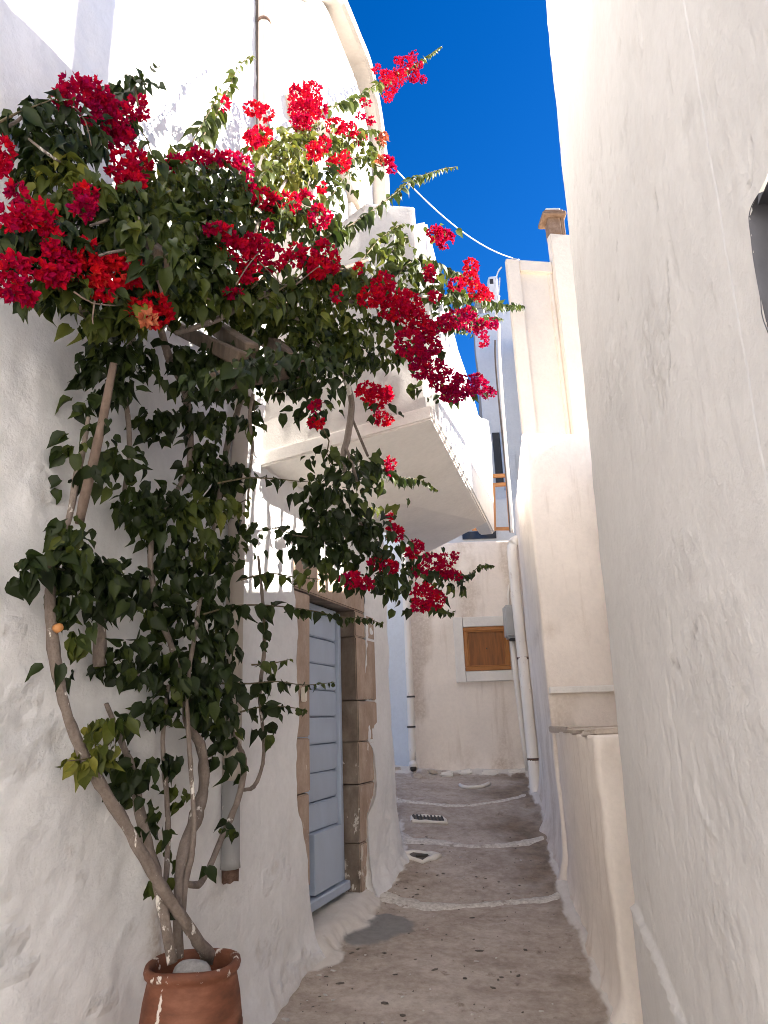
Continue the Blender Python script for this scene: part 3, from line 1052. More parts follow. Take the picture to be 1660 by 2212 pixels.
bmesh.ops.recalc_face_normals(bm, faces=bm.faces[:])
bmesh.ops.bevel(bm, geom=bm.edges[:], offset=.012, segments=2, affect='EDGES', clamp_overlap=True)
me = bpy.data.meshes.new('slab')
bm.to_mesh(me)
bm.free()
obj('slab', me, M['soffit'], bal)
# near end wall (faces the camera), with a higher corner post
def lerp(a, b, t):
    return a + (b - a) * t
e1 = lerp(pni, pno, .985)
ddir = (pno - pni) / np.linalg.norm(pno - pni)
per = np.array([-ddir[1], ddir[0]])
if per @ T[:2] < 0:
    per = -per
p0, p1 = pni + per * .03, pno - ddir * .025 + per * .03
def near_base(p):
    t = np.clip(np.dot(np.array(p) - pni, pno - pni) / np.dot(pno - pni, pno - pni), 0, 1)
    return ZI + (ZS - ZI) * t + .06
def near_top(p):
    t = np.linalg.norm(np.array(p) - pni) / np.linalg.norm(pno - pni)
    return 4.95 if t > .66 else 4.72
me = wall_mesh('end_wall', [tuple(p0), tuple(p1), tuple(p1 + per * .16), tuple(p0 + per * .16)], near_base, near_top, rad=.025, res=.03, amp=(.010, .004), top_r=.02)
obj('end_wall', me, M['white_r'], bal)  # greyer than the parapet, standing in for shade on this face
# outer parapet profile read on the outer plane
od = (pfo - pno) / np.linalg.norm(pfo - pno)
on = np.array([od[1], -od[0]])
if on @ N[:2] < 0:
    on = -on
OP = np.array([*(pno), 0.0])
ON = np.array([*on, 0.0])
prof = [(912, 470), (987, 754), (1009, 816), (1031, 895), (1040, 903), (1053, 906), (1060, 960), (1064, 1122)]
tp = [onplane(x, y, OP, ON) for x, y in prof]
tq = [(float((p[:2] - pno) @ od), p[2]) for p in tp]
tq[0] = (.16, tq[0][1])
bot = ZS + .02
oP = [(.16, bot)] + tq[:-1] + [(tq[-1][0], tq[-2][1] - .3), (tq[-1][0], bot)]
oP = [(.16, bot), (.16, 4.93)] + tq[1:] 
oP[-1] = (tq[-1][0], bot)
def extrude_profile(name, prof2, org, along, nrm, th, mat, parent, bevel=.02):
    bm = bmesh.new()
    fr = [bm.verts.new((*(org[:2] + along * a), z)) for a, z in prof2]
    f = bm.faces.new(fr)
    r = bmesh.ops.extrude_face_region(bm, geom=[f])
    vs_ = [v for v in r['geom'] if isinstance(v, bmesh.types.BMVert)]
    bmesh.ops.translate(bm, verts=vs_, vec=Vector((*(-nrm * th), 0)))
    bmesh.ops.recalc_face_normals(bm, faces=bm.faces[:])
    if bevel:
        bmesh.ops.bevel(bm, geom=bm.edges[:], offset=bevel, segments=3, affect='EDGES', clamp_overlap=True)
    me = bpy.data.meshes.new(name)
    bm.to_mesh(me)
    bm.free()
    return obj(name, me, mat, parent)
extrude_profile('parapet', oP, pno + on * .012, od, on, .16, M['white'], bal, .018)
# ================================================================== DOWNPIPE ON THE LEFT WALL
dp = thing('downpipe', 'broken-ended drainpipe running down the left wall behind the plant', 'drainpipe', offwall(498, 1905, .06))
up = [offwall(x, y, .055) for x, y in ((571, -60), (570, 330), (555, 560), (535, 800), (517, 1000), (508, 1300), (503, 1600), (499, 1690))]
tube('painted_pipe', up, [.045] * 8, M['pipe_cream'], dp, sides=14, step=.15)
lo = [offwall(x, y, .058) for x, y in ((499, 1685), (498, 1860), (498, 1875))]
tube('bare_pipe', lo, [.046, .046, .049], M['pipe_grey'], dp, sides=14, smooth=False)
V, F = tube_data([offwall(498, 1872, .058), offwall(498, 1898, .058)], [.042, .040], 14, 0, 0, cap=False)
V = [v - np.array([0, 0, .018 * (i >= 14) * rng.random()]) for i, v in enumerate(V)]
obj('broken_end', mesh_np('broken_end', V, F), M['rust'], dp)
for y_, x_ in ((50, 571), (640, 549)):
    c = offwall(x_, y_, .055)
    V, F = tube_data([c - np.array([0, 0, .012]), c + np.array([0, 0, .012])], [.05, .05], 14)
    obj('bracket', mesh_np('bracket', V, F), M['rust'], dp)
cb_ = [offwall(x, y, .012) for x, y in ((555, -40), (556, 110), (558, 300), (557, 420), (545, 600), (528, 780))]
tag(tube('wall_cable', cb_, .011, M['cable_dark'], None, sides=6, step=.2), 'dark cable running beside the upper drainpipe on the sunlit wall', 'cable')

# ================================================================== RIGHT: near house
rhouse = thing('house', 'rough white house wall filling the right edge, nearest the camera', 'house', (1.0, 1.2, 0))
RA = np.array([.90, 3.0])
RDIR = np.array([math.sin(math.radians(9)), math.cos(math.radians(9))])
RN = np.array([-RDIR[1], RDIR[0]])
RP3, RN3 = np.array([RA[0], RA[1], 1.45]), np.array([RN[0], RN[1], 0])
def r1uz(x, y):
    P = onplane(x, y, np.array([RA[0], RA[1], 1.0]), np.array([RN[0], RN[1], .024]))
    return float((P[:2] - RA) @ RDIR), float(P[2])
plin = [r1uz(*q) for q in ((1352, 1915), (1375, 1962), (1420, 2060), (1450, 2130), (1480, 2212))]
plin = [(.4, plin[0][1])] + plin + [(plin[-1][0] - 2.0, plin[-1][1] - .1)]
cracks = [[r1uz(*q) for q in c] for c in (
    [(1740 - 120, 1245), (1612, 1270), (1600, 1300), (1580, 1320)], [(1535, 1290), (1508, 1330), (1500, 1380), (1498, 1440)], [(1438, 1290), (1440, 1330)],
    [(1375, 0), (1380, 60), (1386, 105)], [(1334, 500), (1332, 540)], [(1440, 560), (1448, 760), (1446, 830)], [(1640, 300), (1600, 470)],
    [(1500, 1690), (1520, 1760), (1545, 1800)], [(1420, 1700), (1430, 1760)], [(1560, 1900), (1565, 1990), (1585, 2080)], [(1450, 1430), (1470, 1445), (1500, 1440)],
    [(1318, 440), (1315, 470)], [(1345, 590), (1335, 650)], [(1410, 390), (1420, 450)])]
nic = [r1uz(*q) for q in ((1660, 392), (1640, 418), (1624, 446), (1619, 468), (1624, 510), (1631, 570), (1644, 640), (1660, 715))]
nic = [(nic[0][0] - .5, nic[0][1] + .10)] + nic + [(nic[-1][0] - .12, nic[-1][1] - .25), (nic[-1][0] - .6, nic[-1][1] - .30)]
NU, NZ = np.array([p[0] for p in nic])[::-1], np.array([p[1] for p in nic])[::-1]
rough_c = [(r1uz(x, y), r1uz(x + rx, y)[0], abs(r1uz(x, y + ry)[1] - r1uz(x, y)[1])) for x, y, rx, ry in
           ((1540, 1430, 120, 220), (1585, 1750, 80, 200), (1480, 1200, 60, 80), (1560, 2000, 70, 160), (1620, 1560, 60, 160), (1330, 830, 60, 160), (1420, 700, 70, 200))]
def r_parts(u, Z):
    d = .0011 * fbm(u, Z * .22, 0, 16, 3, 91) + .0013 * fbm(u, Z, 0, 9, 3, 93) + .003 * fbm(u, Z, 0, 1.4, 2, 94)
    rg = np.zeros(u.shape)
    for (c, u2, rz) in rough_c:
        rg = np.maximum(rg, sstep(1.15, .4, np.hypot((u - c[0]) / abs(u2 - c[0]), (Z - c[1]) / rz) + .3 * fbm(u, Z, 0, 6, 3, 95)))
    d = d + rg * .0025 * fbm(u, Z, 0, 30, 3, 95)
    ck = np.zeros(u.shape)
    for i, c in enumerate(cracks):
        dd = segdist(u + .010 * fbm(u, Z, 0, 22, 2, 98), Z, c)
        if i in (3, 7):
            d = d + .007 * np.exp(-(dd / .008) ** 2)
        else:
            g_ = np.exp(-(dd / .0065) ** 2) * sstep(-.25, .15, fbm(u, Z, 0, 14, 2, 100))
            d = d - .008 * g_ + .002 * np.exp(-(dd / .02) ** 2)
            ck = np.maximum(ck, .5 * g_)
    # short dents and nicks
    nk = sstep(.62, .8, fbm(u, Z * .55, 0, 23, 2, 101)) * sstep(.0, .5, fbm(u, Z, 0, 3, 2, 102))
    d = d - .003 * nk
    ck = np.maximum(ck, .10 * nk)
    pu, pz = np.array([p[0] for p in plin][::-1]), np.array([p[1] for p in plin][::-1])
    line = np.interp(u, pu, pz) + .005 * fbm(u, 0, 0, 9, 3, 99)
    d = d + .014 * sstep(.006, -.004, Z - line) + .013 * np.exp(-((Z - line) / .011) ** 2)
    return d, rg * .4, ck
us = np.concatenate([np.arange(-4.2, -2.25, .12), np.arange(-2.25, -1.93, .004), np.arange(-1.93, -.03, .0095), [-.028, -.02, -.013, -.007, -.002]])
zz = np.concatenate([np.arange(-.4, 1.85, .014), np.arange(1.85, 2.4, .007), np.arange(2.4, 4.0, .014), np.arange(4.0, 5.40, .025)])
UU, ZZ = np.meshgrid(us, zz)
hole = np.zeros(UU.shape, bool)
for r0_ in range(len(zz)):
    if NZ[0] < zz[r0_] < NZ[-1]:
        ub = float(np.interp(zz[r0_], NZ, NU))
        if ub > -2.55:
            k_ = int(np.argmin(np.abs(us - ub)))
            UU[r0_, k_] = ub
            hole[r0_, :k_] = us[:k_] > -2.6
dd_, rg_, ck_ = r_parts(UU, ZZ)
off_ = dd_ - .024 * (ZZ - 1.0)
P2 = RA[None, None] + UU[..., None] * RDIR + off_[..., None] * RN
PV = np.dstack([P2, ZZ])
cr = [PV]
ext = [(.004, .004), (.012, .02), (.02, .06), (.03, .3), (.05, 1.0), (.10, 2.6)]
o_end = off_[:, -1]
for (du, dn) in ext:
    q = RA[None] + (us[-1] + du) * RDIR + (o_end - dn)[:, None] * RN
    cr.append(np.dstack([q[:, None, :], zz[:, None, None]]))
PV = np.concatenate(cr, 1)
topr = PV[-1:].copy()
topr[..., :2] -= RN * .5
topr[..., 2] += .02
PV = np.concatenate([PV, topr], 0)
hh, ww = PV.shape[:2]
idx = np.arange(hh * ww).reshape(hh, ww)
F = np.stack([idx[:-1, :-1], idx[:-1, 1:], idx[1:, 1:], idx[1:, :-1]], -1)
hk = np.zeros(F.shape[:2], bool)
hk[:hole.shape[0] - 1, :hole.shape[1]] = hole[:-1] & hole[1:]
F = F[~hk]
def padat(a):
    a = np.concatenate([a, np.zeros((a.shape[0], len(ext)))], 1)
    return np.vstack([a, np.zeros((1, a.shape[1]))])
me = mesh_np('wall', PV.reshape(-1, 3), F, True, {'dirt': padat(0 * ck_), 'rough': padat(rg_), 'crack': padat(ck_)})
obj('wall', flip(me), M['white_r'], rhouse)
# window recess set into it, its dark grey standing in for shade
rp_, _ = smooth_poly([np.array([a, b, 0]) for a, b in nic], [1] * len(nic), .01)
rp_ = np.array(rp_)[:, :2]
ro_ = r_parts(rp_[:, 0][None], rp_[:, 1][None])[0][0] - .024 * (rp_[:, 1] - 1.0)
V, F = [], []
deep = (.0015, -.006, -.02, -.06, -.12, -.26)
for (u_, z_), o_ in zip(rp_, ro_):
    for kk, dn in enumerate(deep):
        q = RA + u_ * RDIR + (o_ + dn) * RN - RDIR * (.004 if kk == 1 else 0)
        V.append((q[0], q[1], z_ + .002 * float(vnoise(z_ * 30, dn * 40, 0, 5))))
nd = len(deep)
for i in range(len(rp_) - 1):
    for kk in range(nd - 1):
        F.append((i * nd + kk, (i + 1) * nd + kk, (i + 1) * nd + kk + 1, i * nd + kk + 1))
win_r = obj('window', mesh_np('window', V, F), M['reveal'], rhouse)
pw = RA + RDIR * (-2.35) - RN * .24
box('pane', (pw[0], pw[1], 2.0), (.34, .006, .36), M['glass'], win_r, ax=(np.array([RDIR[0], RDIR[1], 0]), np.array([-RN[0], -RN[1], 0]), XYZ[2]), bevel=0)
ax9 = (np.array([RDIR[0], RDIR[1], 0]), np.array([-RN[0], -RN[1], 0]), XYZ[2])
cB = RA - RDIR * 2.12 - RN * 1.55
box('roof_slab', (cB[0], cB[1], 5.31), (2.02, 1.25, .14), M['white'], rhouse, ax=ax9, bevel=.02)
# unseen neighbour house with a terrace railing, placed to shade the left wall
block('unseen_block', [(1.9, 2.85), (3.8, 2.85), (3.8, 5.78), (1.9, 5.78)], 0.0, 3.60, M['white'], rhouse, res=.25, rad=.03)
rail = obj('railing', None, None, rhouse)
def rail_run(a, b, z0, z1):
    a, b = np.array(a), np.array(b)
    L = np.linalg.norm(b - a)
    e = np.array([*((b - a) / L), 0])
    f = np.array([-e[1], e[0], 0])
    c = (a + b) / 2
    box('handrail', (c[0], c[1], z1), (L / 2, .025, .02), M['door'], rail, ax=(e, f, XYZ[2]))
    k = int(L / .165)
    Ls = []
    for i in range(k + 1):
        p = a + (b - a) * i / k
        Ls.append(tube_data([(p[0], p[1], z0 - .02), (p[0], p[1], z1)], [.028, .028], 8))
    V, F = join_data(Ls)
    obj('balusters', mesh_np('balusters', V, F), M['door'], rail)
rail_run((1.98, 4.14), (1.98, 5.7), 3.60, 4.32)
block('unseen_tower', [(1.9, 2.85), (3.8, 2.85), (3.8, 4.12), (1.9, 4.12)], 3.4, 4.9, M['white'], rhouse, res=.25, rad=.03)  # unseen taller part, added to shade the vine and the wall behind
block('unseen_block', [(3.25, 5.55), (4.8, 5.55), (4.8, 7.6), (3.25, 7.6)], 0.0, 3.95, M['white'], rhouse, res=.25, rad=.03)  # unseen building, added to keep sun off the lower terrace wall
block('chimney', [(3.4, 5.95), (3.75, 5.95), (3.75, 6.2), (3.4, 6.2)], 3.9, 4.75, M['white'], rhouse, res=.12, rad=.02)
block('chimney', [(2.75, 5.0), (3.05, 5.0), (3.05, 5.3), (2.75, 5.3)], 3.5, 4.3, M['white'], rhouse, res=.12, rad=.02)

tube('roof_flue', [(3.4, 3.15, 4.7), (3.4, 3.15, 8.3)], .11, M['pipe_white'], rhouse, sides=16)
# ================================================================== RIGHT: low wall with flagged top
low = thing('low_wall', 'low white wall topped with flagstones, beside the near right house', 'wall', (1.3, 4.9, 0))
def lw_d(X, Y, Z):
    return .05 * np.exp(-np.clip(Z - zf(X, Y), 0, 9) / .09) * (1 + .5 * fbm(X, Y, Z, 5, 3, 44)) + .004 * fbm(X, Y, Z, 12, 3, 45)
def lw_dirt(X, Y, Z):
    return .45 * np.exp(-np.clip(Z - zf(X, Y), 0, 9) / .10) * sstep(-.2, .4, fbm(X, Y, Z, 8, 3, 46)) + .25 * sstep(1.1, 1.36, Z) * sstep(0, .5, fbm(X, Y, Z * .4, 9, 3, 47))
obj('wall', wall_mesh('wall', [(1.06, 3.95), (2.3, 4.05), (2.3, 5.99), (1.27, 5.83)], -.2, 1.345, rad=.06, res=.035, amp=(.012, .006), top_r=.02, disp=lw_d, dirt=lw_dirt), M['white_far'], low)
ya = 4.0
for k, (y0, y1) in enumerate(((4.0, 4.32), (4.33, 4.78), (4.79, 5.2), (5.21, 5.80))):
    xl = 1.075 + (y0 - 4) * .105 + .02
    for (x0, x1) in (((xl, xl + .40), (xl + .415, 2.2)) if k % 2 else ((xl, xl + .62), (xl + .635, 2.2))):
        box('flagstone', ((x0 + x1) / 2, (y0 + y1) / 2, 1.353), ((x1 - x0) / 2, (y1 - y0) / 2 - .006, .016), M['flag'], low, bevel=.008, jit=.010, seg=2)

# ================================================================== RIGHT: tall block behind it
blk = thing('terrace_wall', 'tall cream-white block rising behind the flagged low wall', 'wall', (1.6, 6.8, 0))
def bk_dirt(X, Y, Z):
    return .35 * sstep(2.0, 1.4, Z) * sstep(-.1, .5, fbm(X, Y, Z, 5, 3, 52)) + .3 * np.exp(-np.clip(Z - zf(X, Y), 0, 9) / .15) + .35 * np.exp(-(np.hypot(X - 1.33, (Z - 2.13)) / .06) ** 2)
def bk_d(X, Y, Z):
    return .07 * np.exp(-np.clip(Z - zf(X, Y), 0, 9) / .12) * (1 + .5 * fbm(X, Y, Z, 5, 3, 54)) * (X < 1.7) - .012 * np.exp(-(np.hypot(X - 1.33, Z - 2.13) / .05) ** 2) * (1 + fbm(X, Y, Z, 25, 2, 3))
obj('wall', wall_mesh('wall', [(1.245, 5.84), (2.95, 6.11), (2.9, 8.9), (1.55, 8.2)], -.1, 3.87, rad=.05, res=.045, amp=(.014, .006), top_r=.035, disp=bk_d, dirt=bk_dirt), M['white_far'], blk)
obj('ledge', wall_mesh('ledge', [(1.26, 5.80), (2.4, 5.98), (2.4, 6.05), (1.26, 5.88)], 1.625, 1.675, rad=.01, res=.05, amp=(.006, .008), top_r=.012), M['trim'], blk)

# ================================================================== FAR: tall sunlit house behind the block
tall = thing('house', 'tall cream house with recessed panel and clay chimney, behind the right block', 'house', (2.3, 8.9, 3.8))
c8 = lambda x, y: aty(x, y, 8.62)
block('body', [(1.845, 8.60), (4.6, 9.03), (4.6, 11), (2.4, 11)], 3.5, 7.6, M['cream'], tall, res=.12, rad=.03, amp=(.012, .004))
rot = math.atan2(.43, 2.755)
def fac(x0, x1, z0, z1, d, name, mat):
    e = np.array([math.cos(rot), math.sin(rot), 0])
    f = np.array([math.sin(rot), -math.cos(rot), 0])
    o_ = np.array([1.845, 8.60, 0])
    c = o_ + e * ((x0 + x1) / 2 - 1.845) + f * (d / 2 - .01)
    return box(name, (c[0], c[1], (z0 + z1) / 2), ((x1 - x0) / 2, d / 2 + .01, (z1 - z0) / 2), mat, tall, ax=(e, f, XYZ[2]), bevel=.012, seg=2, jit=.004)
fac(1.83, 2.02, 3.7, 7.615, .06, 'pilaster', M['cream'])
fac(2.02, 2.50, 7.43, 7.612, .057, 'frieze', M['cream'])
fac(2.50, 3.10, 3.7, 8.05, .10, 'pilaster', M['cream'])
fac(2.44, 2.50, 3.7, 7.43, .03, 'pilaster_edge', M['cream'])
ch = obj('chimney', bm_box_mesh('chimney', (2.60, 8.72, 8.19), XYZ, (.09, .1, .14), .01), M['terracotta'], tall)
for k, (z, h, w) in enumerate(((8.36, .035, .17), (8.42, .03, .13), (8.47, .025, .10))):
    box('cap_tile', (2.60, 8.72, z), (w, w, h), M['terracotta'] if k < 2 else M['trim'], ch, bevel=.012, jit=.008)
box('leg', (2.72, 8.66, 8.19), (.025, .03, .14), M['terracotta'], ch, bevel=.005)

# pipes down its left corner
pp = thing('pipe_bundle', 'thin pale pipes down the left corner of the cream house', 'pipes', c8(1105, 1090))
P_ = [aty(x, y, 8.45) for x, y in ((1078, 700), (1079, 760), (1085, 860), (1094, 980), (1103, 1085), (1107, 1150))]
tube('pipe', P_, .020, M['pipe_white'], pp, sides=8)
P_ = [aty(x, y, 8.47) for x, y in ((1070, 735), (1072, 800), (1090, 985), (1099, 1085), (1103, 1150))]
tube('pipe', P_, .012, M['cable_dark'], pp, sides=6)
P_ = [aty(x, y, 8.60) for x, y in ((1084, 577), (1076, 588), (1070, 615), (1067, 640), (1073, 652), (1077, 640), (1080, 600))]
tube('hose_loop', P_, .012, M['cable'], pp, sides=6)
P_ = [aty(x, y, 8.50) for x, y in ((1078, 640), (1073, 680), (1077, 710))]
tube('pipe', P_, .02, M['pipe_white'], pp, sides=8)

# ================================================================== FAR: shaded white house behind the end wall
back_h = thing('house', 'bluish shaded house far behind the end wall, with white roof flue', 'house', (1.9, 11.4, 3))
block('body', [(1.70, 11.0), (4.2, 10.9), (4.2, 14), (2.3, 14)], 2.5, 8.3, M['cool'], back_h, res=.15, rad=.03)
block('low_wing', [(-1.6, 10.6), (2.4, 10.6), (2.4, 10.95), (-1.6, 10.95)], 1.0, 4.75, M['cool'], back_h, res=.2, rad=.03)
box('dark_window', (1.45, 10.59, 4.16), (.26, .012, .06), M['glass'], back_h, bevel=0)
block('roof_flue', [(2.02, 11.03), (2.17, 11.03), (2.17, 11.2), (2.02, 11.2)], 8.2, 9.05, M['white'], back_h, res=.08, rad=.02)
box('flue_mouth', (2.07, 11.02, 8.93), (.03, .01, .05), M['dark'], back_h, bevel=0)
w_ = obj('window', bm_box_mesh('window', (1.90, 10.97, 5.55), XYZ, (.06, .02, .45), .005), M['glass'], back_h)
box('window_frame', (1.985, 10.96, 5.5), (.02, .03, .5), M['door'], back_h, bevel=.004)
box('shutter_leaf', (2.12, 10.95, 4.9), (.06, .02, .7), M['cool'], back_h, bevel=.004)
rub = thing('ruined_wall', 'weathered grey stone wall end far off, between the balcony and pipes', 'wall', (1.9, 12, 6))
for k in range(16):
    z = 6.6 + k * .17
    for j in range(2):
        box('stone', (1.96 + j * .17 + random.uniform(-.03, .03), 11.9 + .1 * j, z), (.09, .12, .08), M['rubble'], rub, bevel=.02, jit=.02)
block('core', [(1.9, 12.05), (2.3, 12.05), (2.3, 12.6), (1.9, 12.6)], 5.5, 9.2, M['rubble'], rub, res=.2)

# wooden terrace rail on top of the end wall
wr = thing('wooden_railing', 'orange wooden terrace railing above the end wall at the alley corner', 'railing', aty(1080, 1145, 8.8))
def pxbar(name, a, b, w, Y, mat, parent):
    p, q = aty(*a, Y), aty(*b, Y)
    e = (q - p) / np.linalg.norm(q - p)
    f = np.cross(e, XYZ[1])
    return box(name, (p + q) / 2, (np.linalg.norm(q - p) / 2, .02, w), mat, parent, ax=(e, XYZ[1], f), bevel=.005)
pxbar('rail', (1030, 1030), (1098, 1027), .024, 8.8, M['orange_wood'], wr)
pxbar('rail', (1030, 1050), (1098, 1046), .024, 8.8, M['orange_wood'], wr)
pxbar('rail', (1020, 1143), (1106, 1142), .02, 8.8, M['orange_wood'], wr)
pxbar('post', (1066, 1048), (1068, 1146), .024, 8.77, M['orange_wood'], wr)
pxbar('post', (1095, 1024), (1104, 1146), .022, 8.77, M['orange_wood'], wr)

# ================================================================== END WALL with wooden shutter
endw = thing('end_wall', 'stained cream wall closing the alley, with a small wooden shutter', 'wall', (.9, 8.5, .9))
def ew_dirt(X, Y, Z):
    d = .55 * np.exp(-np.clip(Z - zf(X, Y), 0, 9) / .12) * sstep(-.3, .3, fbm(X, Y, Z, 6, 3, 85))
    d = d + .48 * sstep(.1, .7, fbm(X, Y, Z, 3.2, 4, 86)) + .22 * np.exp(-((X - 1.25 - .03 * np.sin(Z * 5)) / .05) ** 2) * sstep(1.9, 1.5, Z)
    return np.clip(d, 0, .7)
def ew_d(X, Y, Z):
    return .06 * np.exp(-np.clip(Z - zf(X, Y), 0, 9) / .10) * (1 + .5 * fbm(X, Y, Z, 6, 3, 87))
obj('wall', wall_mesh('wall', [(.24, 8.42), (1.9, 8.42), (1.9, 8.75), (.24, 8.75)], .3, 3.53, rad=.03, res=.035, amp=(.012, .005), top_r=.03, disp=ew_d, dirt=ew_dirt), M['white_far'], endw)
sx0, sx1, sz0, sz1 = .874, 1.40, 1.985, 2.485
box('surround', (.818, 8.405, (sz0 + sz1) / 2), (.055, 0.038, .375), M['trim'], endw, bevel=.006, jit=.003)
box('surround', (1.19, 8.405, 2.545), (.315, 0.037, .058), M['trim'], endw, bevel=.006, jit=.003)
box('surround', (1.19, 8.403, 1.92), (.315, 0.039999999999999994, .058), M['trim'], endw, bevel=.006, jit=.003)
sh = obj('shutter', bm_box_mesh('shutter', ((sx0 + sx1) / 2, 8.402, (sz0 + sz1) / 2), XYZ, ((sx1 - sx0) / 2 - .045, .006, (sz1 - sz0) / 2 - .045), .002), M['ochre'], endw)
for (cx, cz, hx, hz) in (((sx0 + sx1) / 2, sz1 - .022, (sx1 - sx0) / 2, .022), ((sx0 + sx1) / 2, sz0 + .022, (sx1 - sx0) / 2, .022), (sx0 + .022, (sz0 + sz1) / 2, .022, (sz1 - sz0) / 2 - .046), (sx1 - .022, (sz0 + sz1) / 2, .022, (sz1 - sz0) / 2 - .046)):
    box('frame', (cx, 8.392, cz), (hx, .016, hz), M['ochre_frame'], sh, bevel=.004)
for (cx, cz, hx, hz) in (((sx0 + sx1) / 2, sz1 - .052, (sx1 - sx0) / 2 - .046, .006), ((sx0 + sx1) / 2, sz0 + .052, (sx1 - sx0) / 2 - .046, .006), (sx0 + .052, (sz0 + sz1) / 2, .006, (sz1 - sz0) / 2 - .06), (sx1 - .052, (sz0 + sz1) / 2, .006, (sz1 - sz0) / 2 - .06)):
    box('moulding', (cx, 8.390, cz), (hx, .010, hz), M['ochre_frame'], sh, bevel=.002)
box('knob', ((sx0 + sx1) / 2, 8.392, (sz0 + sz1) / 2), (.006, .006, .006), M['dark'], sh, bevel=.002)
# broken lime and stones along its foot
for k, (x, y, w, h) in enumerate(((860, 1668, 22, 7), (900, 1680, 18, 6), (935, 1672, 20, 8), (965, 1676, 20, 9), (1005, 1672, 26, 8), (1060, 1672, 30, 7), (1110, 1670, 28, 7))):
    p = onfloor(x, y)
    box('foot_stone', (p[0], p[1] + .02, p[2] + .01), (w / 1500 * 8.2 * .55, .07, .03), M['trim'] if k > 2 else M['flag'], endw, bevel=.02, jit=.02, seg=2)

# ---- shaded side wall left of the pipe
sw = thing('side_wall', 'bluish shaded wall strip left of the far drainpipe, past the door pillar', 'wall', (-.2, 8.9, .9))
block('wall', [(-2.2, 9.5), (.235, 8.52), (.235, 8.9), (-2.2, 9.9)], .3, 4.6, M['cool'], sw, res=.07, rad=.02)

# ---- far drainpipe
fp = thing('drainpipe', 'white drainpipe in the far corner, open end above the path', 'drainpipe', aty(892, 1660, 8.2))
P_ = [aty(x, y, 8.30) for x, y in ((872, 1180), (880, 1330), (886, 1480), (891, 1620))]
P_.append(aty(893, 1655, 8.22))
tube('pipe', P_, .042, M['pipe_white'], fp, sides=14, smooth=False)
e = aty(893, 1655, 8.22)
V, F = tube_data([e + np.array([0, .02, .02]), e + np.array([0, -.05, -.02])], [.050, .050], 14)
obj('collar', mesh_np('collar', V, F), M['pipe_white'], fp)
V, F = tube_data([e + np.array([0, -.049, -.0195]), e + np.array([0, -.053, -.021])], [.036, .036], 12)
obj('mouth', mesh_np('mouth', V, F), M['dark'], fp)
for (x, y) in ((888, 1505), (889, 1570)):
    c = aty(x, y, 8.30)
    V, F = tube_data([c - np.array([0, 0, .01]), c + np.array([0, 0, .01])], [.048, .048], 12)
    obj('bracket', mesh_np('bracket', V, F), M['dark'], fp)

# ---- corner pipes on the right
cp_ = thing('drainpipe', 'thick cream drainpipe with top elbow in the right far corner', 'drainpipe', aty(1160, 1730, 7.6))
P_ = [aty(1130, 1168, 8.12), aty(1116, 1166, 8.10), aty(1108, 1175, 8.08), aty(1107, 1195, 8.05), aty(1117, 1300, 7.98), aty(1136, 1480, 7.85), aty(1152, 1640, 7.72), aty(1160, 1728, 7.62)]
tube('pipe', P_, .058, M['pipe_white'], cp_, sides=16, step=.05)
for (x, y, Y) in ((1130, 1422, 7.9), (1153, 1640, 7.72)):
    c = aty(x, y, Y)
    V, F = tube_data([c - np.array([0, 0, .012]), c + np.array([0, 0, .012])], [.064, .064], 14)
    obj('bracket', mesh_np('bracket', V, F), M['rust'], cp_)
cn = thing('conduit', 'thin white conduit left of the thick corner drainpipe', 'pipe', aty(1143, 1665, 8.2))
P_ = [aty(x, y, 8.22) for x, y in ((1106, 1380), (1117, 1480), (1132, 1600), (1141, 1664))]
tube('pipe', P_, .030, M['pipe_white'], cn, sides=10, smooth=False)
mb = thing('meter_box', 'grey electrical box beside the wooden shutter', 'electrical box', aty(1104, 1345, 8.2))
p_ = aty(1104, 1344, 8.22)
box('case', p_, (.075, .09, .19), M['metal_grey'], mb, bevel=.02, seg=2)
box('lid', p_ + np.array([-.01, -.095, 0]), (.06, .012, .165), M['metal_grey'], mb, bevel=.006)
box('gland', p_ + np.array([.01, -.02, -.2]), (.045, .05, .02), M['dark'], mb, bevel=.008)
for k, off in enumerate((0, 9)):
    P_ = [aty(1110 + off * .6, 1240 + off * 2, 8.15), aty(1101 + off * .6, 1265 + off, 8.12), aty(1099 + off * .7, 1290, 8.14), aty(1102 + off * .8, 1316, 8.18)]
    tube('cable', P_, .014, M['pipe_white'], mb, sides=8)

# ---- cable across the sky
P0, P1 = offwall(852, 362, .15), aty(1122, 561, 8.7)
pts = []
P0 = aty(852, 362, 6.4)
for k in range(17):
    t = k / 16
    p = P0 + (P1 - P0) * t
    p[2] -= .22 * 4 * t * (1 - t)
    pts.append(p)
tag(tube('overhead_cable', pts, .008, M['cable'], None, sides=6, smooth=False), 'pale cable sagging across the blue sky to the cream house', 'cable')

